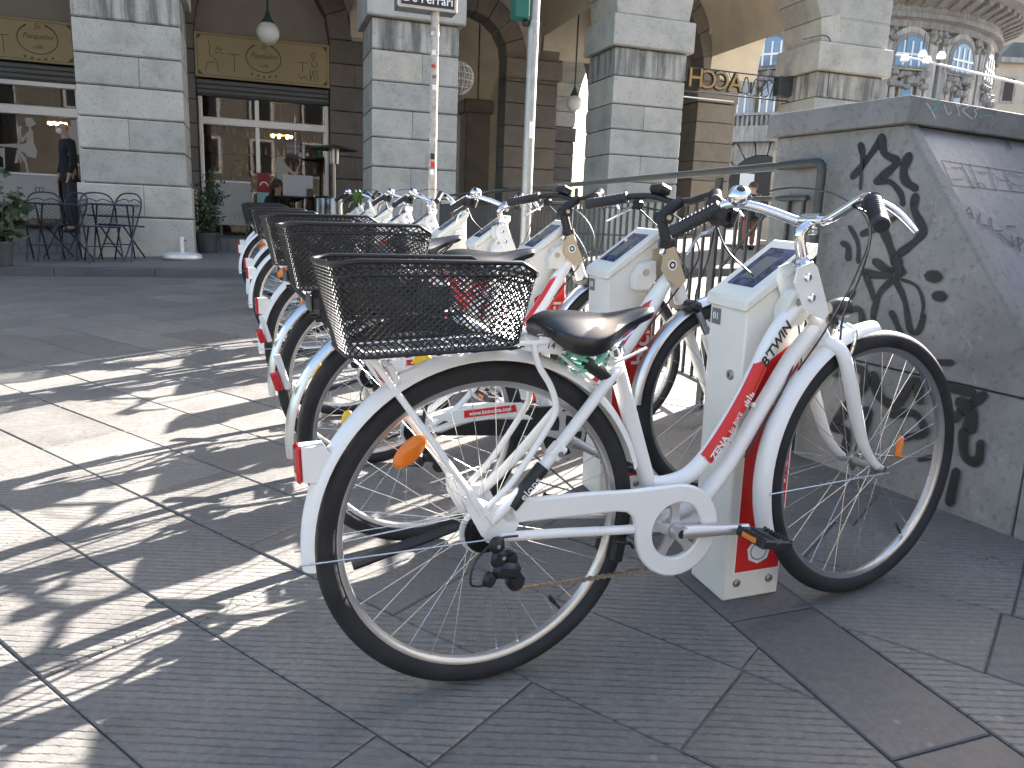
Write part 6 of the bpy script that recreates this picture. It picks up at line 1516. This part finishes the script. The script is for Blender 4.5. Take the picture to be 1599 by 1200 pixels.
# tube letters seen from behind between the last two piers
yN = FY + .7; tl = thing('tube_letters', 'brass tube letters in a dark frame seen from behind, between the last two piers', 'sign', loc=(0, 0, 0))
a0, a1, b0, b1_ = on_y(1074, 107, yN), on_y(1250, 121, yN), on_y(1072, 144, yN), on_y(1250, 157, yN)
xl, xr = PX[3][1] + .005, PX[4][0] - .005; zt_, zb_ = (a0.z + a1.z) / 2, (b0.z + b1_.z) / 2
for z in (zt_, zb_): MB().tube([(xl, yN + .06, z), (xr, yN + .06, z)], .014, 8).build('frame_rail', 'iron', tl)
for k, chx in enumerate('HCCA'):
    p = on_y((1087, 1108, 1128, 1149)[k], (123, 126, 128, 131)[k], yN); hgt = zt_ - zb_ - .04
    for off in (0,): text('tube_letter', chx, hgt * 1.25, 'neon', tl, axes((p.x, yN, p.z + .0), (1, 0, 0), (0, 0, 1)), ext=.012, sx=-1.0)
    text('letter_back', chx, hgt * 1.25, 'ink', tl, axes((p.x, yN + .03, p.z), (1, 0, 0), (0, 0, 1)), ext=.008, sx=-1.0, bold=.02)
for (x_, z_) in ((1165, 134), (1180, 137), (1195, 139), (1210, 141)):
    p = on_y(x_, z_, yN); m = MB().tube(spline([p + V((-.08, 0, -.14)), p + V((-.03, 0, .1)), p + V((.04, .02, .13)), p + V((.08, 0, -.1)), p + V((.0, .02, -.14))], 5), .012, 6); m.build('tube_letter', 'iron', tl, 60)
p = on_y(1236, 137, yN); MB().box((xr - .16, yN + .05, p.z), (.28, .2, .34), None, .01).build('power_box', 'iron', tl, 0)
MB().tube(spline([(xr - .3, yN + .06, zt_), (xr - .8, yN + .03, zb_ + .02), (xr - 1.2, yN + .05, zb_ + .2), (xr - 1.35, yN + .06, zt_)], 8), .006, 6).build('loose_cable', 'ink', tl)
aw = MB(); q0, q1 = on_y(1069, 151, yN), on_y(1146, 159, yN); q0 = V((PX[3][1] + .02, yN, q0.z)); aw.tube([q0, q1], .012, 6); aw.tube([q0 + V((.12, 0, .09)), q0, q0 + V((.12, 0, -.1))], .012, 6); aw.build('arrow_tube', 'wink', tl)
q = on_y(1175, 284, 12.4); nb = thing('notice_stand', 'dark upright stand carrying a white paper notice beyond the railing', 'notice', loc=(q.x, 12.6, floor_at(q.x, 12.6)))
MB().box((0, 0, .72), (.09, .06, 1.44), None, .01).build('stand_post', 'iron', nb, 0); MB().box((0, 0, .03), (.4, .4, .05), None, .01).build('stand_foot', 'iron', nb, 0); MB().box((0, -.035, q.z - floor_at(q.x, 12.6)), (.30, .015, .30), None, .003).build('paper_notice', 'wink', nb, 0)
# cable on the right-hand pier
MB().tube(spline([on_y(1255, 62, FY - .02), on_y(1293, 57, FY - .02), on_y(1297, 90, FY - .02), on_y(1292, 150, FY - .02)], 6), .008, 6).build('loose_cable', 'ink', front)

# ================================================================== ROUND EXCHANGE BUILDING
cd = 57.0; cc_ = at_depth(1230, 386, cd); CX, CY = cc_.x, cc_.y; RB = math.hypot(CX, CY) * math.sin(R(10.5))
to = V((-CX, -CY, 0)).normalized(); ri = V((-to.y, to.x, 0))
def cyp(th, r, z): d = to * math.cos(th) + ri * math.sin(th); return V((CX, CY, 0)) + d * r + V((0, 0, z))
bld = thing('round_exchange', 'ornate round stone building with arched windows and a heavy overhanging cornice', 'building', loc=(0, 0, 0))
def ringsec(prof, th0, th1, name, mat, n=60, kind=None):
    vs = []; P = len(prof)
    for i in range(n + 1):
        th = th0 + (th1 - th0) * i / n
        vs += [cyp(th, r, z) for r, z in prof]
    fs = [(i * P + j, (i + 1) * P + j, (i + 1) * P + j + 1, i * P + j + 1) for i in range(n) for j in range(P - 1)]
    return MB().add(vs, fs).build(name, mat, bld, 30, kind)
T0, T1 = R(-110), R(110)
def zat(px, py, th):
    # height on the wall for a picture height at angle th
    p = cyp(th, RB, 0); v = ray(px, py); return CAM_Z + v.z * (math.hypot(p.x, p.y) / math.hypot(v.x, v.y))
th1, th2, th0 = R(28.5), R(47.5), R(-10)
zc = zat(1412, 32, th1); zwt, zwb = zat(1412, 60, th1), zat(1412, 105, th1); zsm = zat(1412, 132, th1)
wallr = ringsec([(RB, -3), (RB, zc + 8)], T0, T1, 'wall', 'bst')
ringsec([(RB, zc - .55), (RB + .25, zc - .45), (RB + .3, zc - .1), (RB + .6, zc), (RB + .6, zc + .25), (RB, zc + .3)], T0, T1, 'string_course', 'bstd')
zk = zat(1560, 34, R(82))
ringsec([(RB, zk - 2.0), (RB + .4, zk - 1.6), (RB + .5, zk - 1.0), (RB + 1.3, zk - .5), (RB + 2.0, zk - .3), (RB + 2.1, zk + .2), (RB + 2.1, zk + .5), (RB, zk + .6)], T0, T1, 'cornice', 'bstd')
for i in range(48):
    th = T0 + (T1 - T0) * (i + .5) / 48
    if -40 < math.degrees(th) < 92: 
        m = MB().prism([(0, 0), (1.5, .55), (1.5, .8), (0, .8)], -.22, .22, lambda u, v, d: cyp(th, RB + u + .02, zk - 1.25 + v) + (ri * math.cos(th) - to * math.sin(th)) * d); m.build('bracket', 'bstd', bld, 0)
ringsec([(RB + 1.9, zk + 1.6), (RB + 2.1, zk + 1.6), (RB + 2.1, zk + 1.8), (RB + 1.9, zk + 1.8), (RB + 1.9, zk + 1.6)], T0, T1, 'roof_rail', 'bstd')
bal = MB()
for i in range(190):
    th = T0 + (T1 - T0) * i / 190
    if math.degrees(th) > 20: bal.cyl(cyp(th, RB + 2.0, zk + .5), cyp(th, RB + 2.0, zk + 1.6), .09, n=5)
bal.build('roof_balusters', 'bstd', bld, 40, kind='stuff')
def tang(th): return ri * math.cos(th) - to * math.sin(th)
def local(th): 
    o = V((CX, CY, 0)); return lambda u, v, d: cyp(th, RB + d, v) + tang(th) * u
def arch_poly(w_, zb, zs, n=14): return [(-w_, zb), (w_, zb)] + [(w_ * math.cos(PI * k / n), zs + w_ * math.sin(PI * k / n)) for k in range(n + 1)]
for th, full in ((R(-29), 0), (th0, 1), (R(9.4), 0), (th1, 1), (th2, 1), (R(66.5), 1), (R(85.5), 1)):
    f_ = local(th); w_ = .95; zs = zwt - w_
    oc = [p for p in arch_poly(w_ + .55, zwb - .2, zs)]
    MB().prism(oc, -.3, .28, f_).build('window_surround', 'bst', bld, 0)
    MB().prism(arch_poly(w_ + .25, zwb - .1, zs), -.3, .34, f_).build('archivolt', 'bstd', bld, 0)
    wn = MB().prism(arch_poly(w_, zwb, zs), -.3, .36, f_).build('arch_window', 'bglass', bld, 0)
    fm = MB()
    for u in (-.5, 0, .5): fm.prism([(u - .05, zwb), (u + .05, zwb), (u + .05, zs + .7), (u - .05, zs + .7)], .36, .42, f_)
    fm.prism([(-w_, zs - .05), (w_, zs - .05), (w_, zs + .06), (-w_, zs + .06)], .362, .415, f_); fm.build('window_bars', 'alu', wn, 0, kind='stuff')
    # carved ornament under the window
    orn = MB(); ro = random.Random(int(math.degrees(th)) + 200)
    for k in range(26): orn.sph(f_(ro.uniform(-1.1, 1.1), zwb - .75 + ro.uniform(-.45, .35), .25 + ro.uniform(0, .2)), ro.uniform(.14, .34), 7, (1, 1, .8))
    orn.build('carving', 'bstd', bld, 40, kind='stuff')
    MB().prism(arch_poly(.42, zsm - 1.1, zsm), -.2, .30, f_).build('small_surround', 'bst', bld, 0); MB().prism(arch_poly(.3, zsm - 1.1, zsm), -.2, .34, f_).build('small_window', 'bglass', bld, 0)
    for u in (-.85, .85): MB().cyl(f_(u, zsm - 2.2, .25), f_(u, zsm + .35, .25), .16, n=10).build('colonnette', 'bst', bld); MB().sph(f_(u, zsm + .5, .25), .24, 8).build('capital', 'bstd', bld)
    for u in (-.42, .42):
        zq = zc + .75; MB().prism([(u - .24, zq), (u + .24, zq), (u + .24, zq + 1.5), (u - .24, zq + 1.5)], -.2, .06, f_).build('attic_window', 'bglass', bld, 0)
        for e in (-.24, .0, .24): MB().prism([(u + e - .04, zq), (u + e + .04, zq), (u + e + .04, zq + 1.5), (u + e - .04, zq + 1.5)], .062, .12, f_).build('attic_bar', 'alu', bld, 0)
    for u in (-1.05, 1.05): MB().prism([(u - .2, zc + .4), (u + .2, zc + .4), (u + .16, zk - 1.6), (u - .16, zk - 1.6)], -.2, .3, f_).build('attic_pier', 'bstd', bld, 0)
for th in [R(a) for a in (-19.5, -0.4, 19, 38, 57, 76, 95)]:
    f_ = local(th)
    for u in (-.46, .46):
        MB().prism([(u - .32, -3), (u + .32, -3), (u + .32, zc - 1.1), (u - .32, zc - 1.1)], -.2, .32, f_).build('pilaster', 'bst', bld, 0)
        orn = MB(); ro = random.Random(int(u * 100) + int(th * 50))
        for k in range(9): orn.sph(f_(u + ro.uniform(-.32, .32), zc - .95 + ro.uniform(-.25, .35), .4), ro.uniform(.12, .22), 6)
        orn.build('pilaster_capital', 'bstd', bld, 40, kind='stuff')
# first-floor balcony, portal and tall windows seen through the arch
zb0, zb1 = zat(1175, 199, th0), zat(1175, 179, th0); f_ = local(th0)
MB().prism([(-3.4, zb0 - .9), (3.4, zb0 - .9), (3.4, zb0), (-3.4, zb0)], -.2, .9, f_).build('balcony_slab', 'bst', bld, 0); MB().prism([(-3.4, zb1 - .15), (3.4, zb1 - .15), (3.4, zb1), (-3.4, zb1)], .6, .95, f_).build('balcony_rail', 'bst', bld, 0)
m = MB()
for k in range(24): m.cyl(f_(-3.2 + k * .28, zb0, .78), f_(-3.2 + k * .28, zb1 - .15, .78), .085, n=6)
m.build('balcony_balusters', 'bst', bld, 40, kind='stuff')
for u in (-1.3, 0, 1.3):
    za, zb2 = zb1 - .2, zat(1175, 146, th0); MB().prism([(u - .42, za), (u + .42, za), (u + .42, zb2), (u - .42, zb2)], -.2, .3, f_).build('tall_window', 'bglass', bld, 0)
    for e in (-.42, 0, .42): MB().prism([(u + e - .05, za), (u + e + .05, za), (u + e + .05, zb2), (u + e - .05, zb2)], .302, .36, f_).build('tall_window_bar', 'alu', bld, 0)
zpt = zat(1175, 243, th0); MB().prism(arch_poly(1.9, -2, zpt - 1.9), -.2, .34, f_).build('portal', 'ink', bld, 0)
for k in range(9):
    a0, a1 = PI * k / 9 + .02, PI * (k + 1) / 9 - .02; zs = zpt - 1.9
    MB().prism([(r * math.cos(a), zs + r * math.sin(a)) for r, a in ((1.92, a0), (1.92, a1), (3.0, a1), (3.0, a0))], -.2, .42, f_).build('portal_stone', 'bst', bld, 0)
# lit lanterns on a cable
for i, (px, py) in enumerate(((1413, 92), (1441, 86), (1448, 95), (1470, 88))):
    t = thing('street_lantern', ('leftmost white lantern on the cable, before the arched window', 'upper white lantern left of the pilaster, by the round building', 'lower middle white lantern where the cable begins to slope', 'rightmost white lantern on the cable before the round building')[i], 'lantern', 'lanterns on the cable', loc=at_depth(px, py, 30)); MB().lathe([(0, .18), (.09, .17), (.17, 0), (.15, -.10), (0, -.13)], 14).build('lantern_shade', 'globe', t, 50); MB().cyl((0, 0, .26), (0, 0, .8), .02, n=6).build('lantern_rod', 'ink', t)
wc = MB().tube([at_depth(1400, 86, 32), at_depth(1450, 97, 30), at_depth(1620, 137, 26)], .045, 6).build('overhead_cable', 'alu', None); tag(wc, 'pale overhead cable slanting down across the right side', 'cable')
# far houses
def house(name, label, px0, px1, pyt, depth, mat, rows, cols, roof=None):
    a, b = at_depth(px0, pyt, depth), at_depth(px1, pyt, depth); w_ = (V((b.x, b.y, 0)) - V((a.x, a.y, 0))); W_ = w_.length; w_.normalize(); nn = V((w_.y, -w_.x, 0)); H = (a.z + b.z) / 2
    t = thing(name, label, 'building', loc=(0, 0, 0)); f_ = lambda u, v, d: V((a.x, a.y, 0)) + w_ * u + nn * d + V((0, 0, v))
    MB().prism([(0, -3), (W_, -3), (W_, H), (0, H)], -12, 0, f_).build('wall', mat, t, 0); MB().prism([(-.4, H), (W_ + .4, H), (W_ + .4, H + .5), (-.4, H + .5)], -12, .6, f_).build('eaves', 'bst', t, 0)
    if roof: MB().prism([(-.3, H + .5), (W_ + .3, H + .5), (W_ - 1, H + roof), (1, H + roof)], -11, .3, f_).build('roof', 'slate', t, 0)
    for r_ in range(rows):
        for c in range(cols):
            u = W_ * (c + .5) / cols; z = H - 2.6 - r_ * 3.6
            fr = MB().prism([(u - .75, z - 1.3), (u + .75, z - 1.3), (u + .75, z + 1.3), (u - .75, z + 1.3)], -.1, .12, f_).build('window', 'bst', t, 0); MB().prism([(u - .5, z - 1.1), (u + .5, z - 1.1), (u + .5, z + 1.1), (u - .5, z + 1.1)], .1, .16, f_).build('pane', 'wood', fr, 0)
house('ochre_house', 'ochre house with a grey roof beyond the round building', 1515, 1572, 122, 95, 'ochre', 4, 3, 2.5)
house('cream_palace', 'pale pink palace with a stepped roof at the far right', 1560, 1760, 103, 80, 'cream', 4, 5, 2.0)
a = at_depth(1596, 62, 88); tw_ = thing('roof_turret', 'small pale turret rising behind the far right palace', 'turret', loc=(a.x, a.y, 0)); MB().box((0, 0, a.z / 2), (5, 5, a.z), None, .2).build('turret_wall', 'cream', tw_, 0); MB().lathe([(3.4, a.z), (3.5, a.z + .5), (2.0, a.z + 2), (.1, a.z + 3)], 4, M.Rotation(PI / 4, 4, 'Z')).build('turret_roof', 'slate', tw_, 0)
# houses on the near side of the square (behind the viewer, seen only in glass and metal)
for i, (x0, x1, h, mt) in enumerate(((-32, -9, 17, 'taupe'), (-8.6, 10, 20, 'taupe'), (10.4, 34, 16, 'taupe'))):
    t = thing('square_house', ('wide taupe house', 'tall taupe house', 'low taupe house')[i] + ' across the square, mirrored in the cafe glass', 'building', loc=((x0 + x1) / 2, -34, -1.5)); MB().box((0, 0, h / 2), (x1 - x0, 8, h)).build('wall', mt, t, 0); MB().box((0, .2, h + .2), (x1 - x0 + .6, 9, .4)).build('eaves', 'bst', t, 0)
    for r_ in range(4):
        for c in range(5):
            u = (x1 - x0) * ((c + .5) / 5 - .5); fr = MB().box((u, 4.02, 3 + r_ * 3.8), (1.7, .15, 2.6)).build('window', 'alu', t, 0); MB().box((u, 4.1, 3 + r_ * 3.8), (1.3, .05, 2.3)).build('pane', 'wglass', fr, 0)
# lime rag on a far handlebar
q = on_plane(560, 305, V((0, 1.452 + .72 * 8, 0)), V((0, 1, 0)))
rg = MB(); vs = []
for i in range(9):
    for j in range(7): vs.append(q + V((-.045 + .010 * i + .004 * math.sin(j * 2), .03 * math.sin(i * .8 + j) * .5, .04 - .02 * j + .018 * math.sin(i * 1.7))))
rg.add(vs, [(i * 7 + j, i * 7 + j + 1, (i + 1) * 7 + j + 1, (i + 1) * 7 + j) for i in range(8) for j in range(6)])
rag = rg.build('lime_rag', 'lime', None, 60); so2 = rag.modifiers.new('thick', 'SOLIDIFY'); so2.thickness = .004; tag(rag, 'lime green rag hung over a far bicycle handlebar', 'rag')
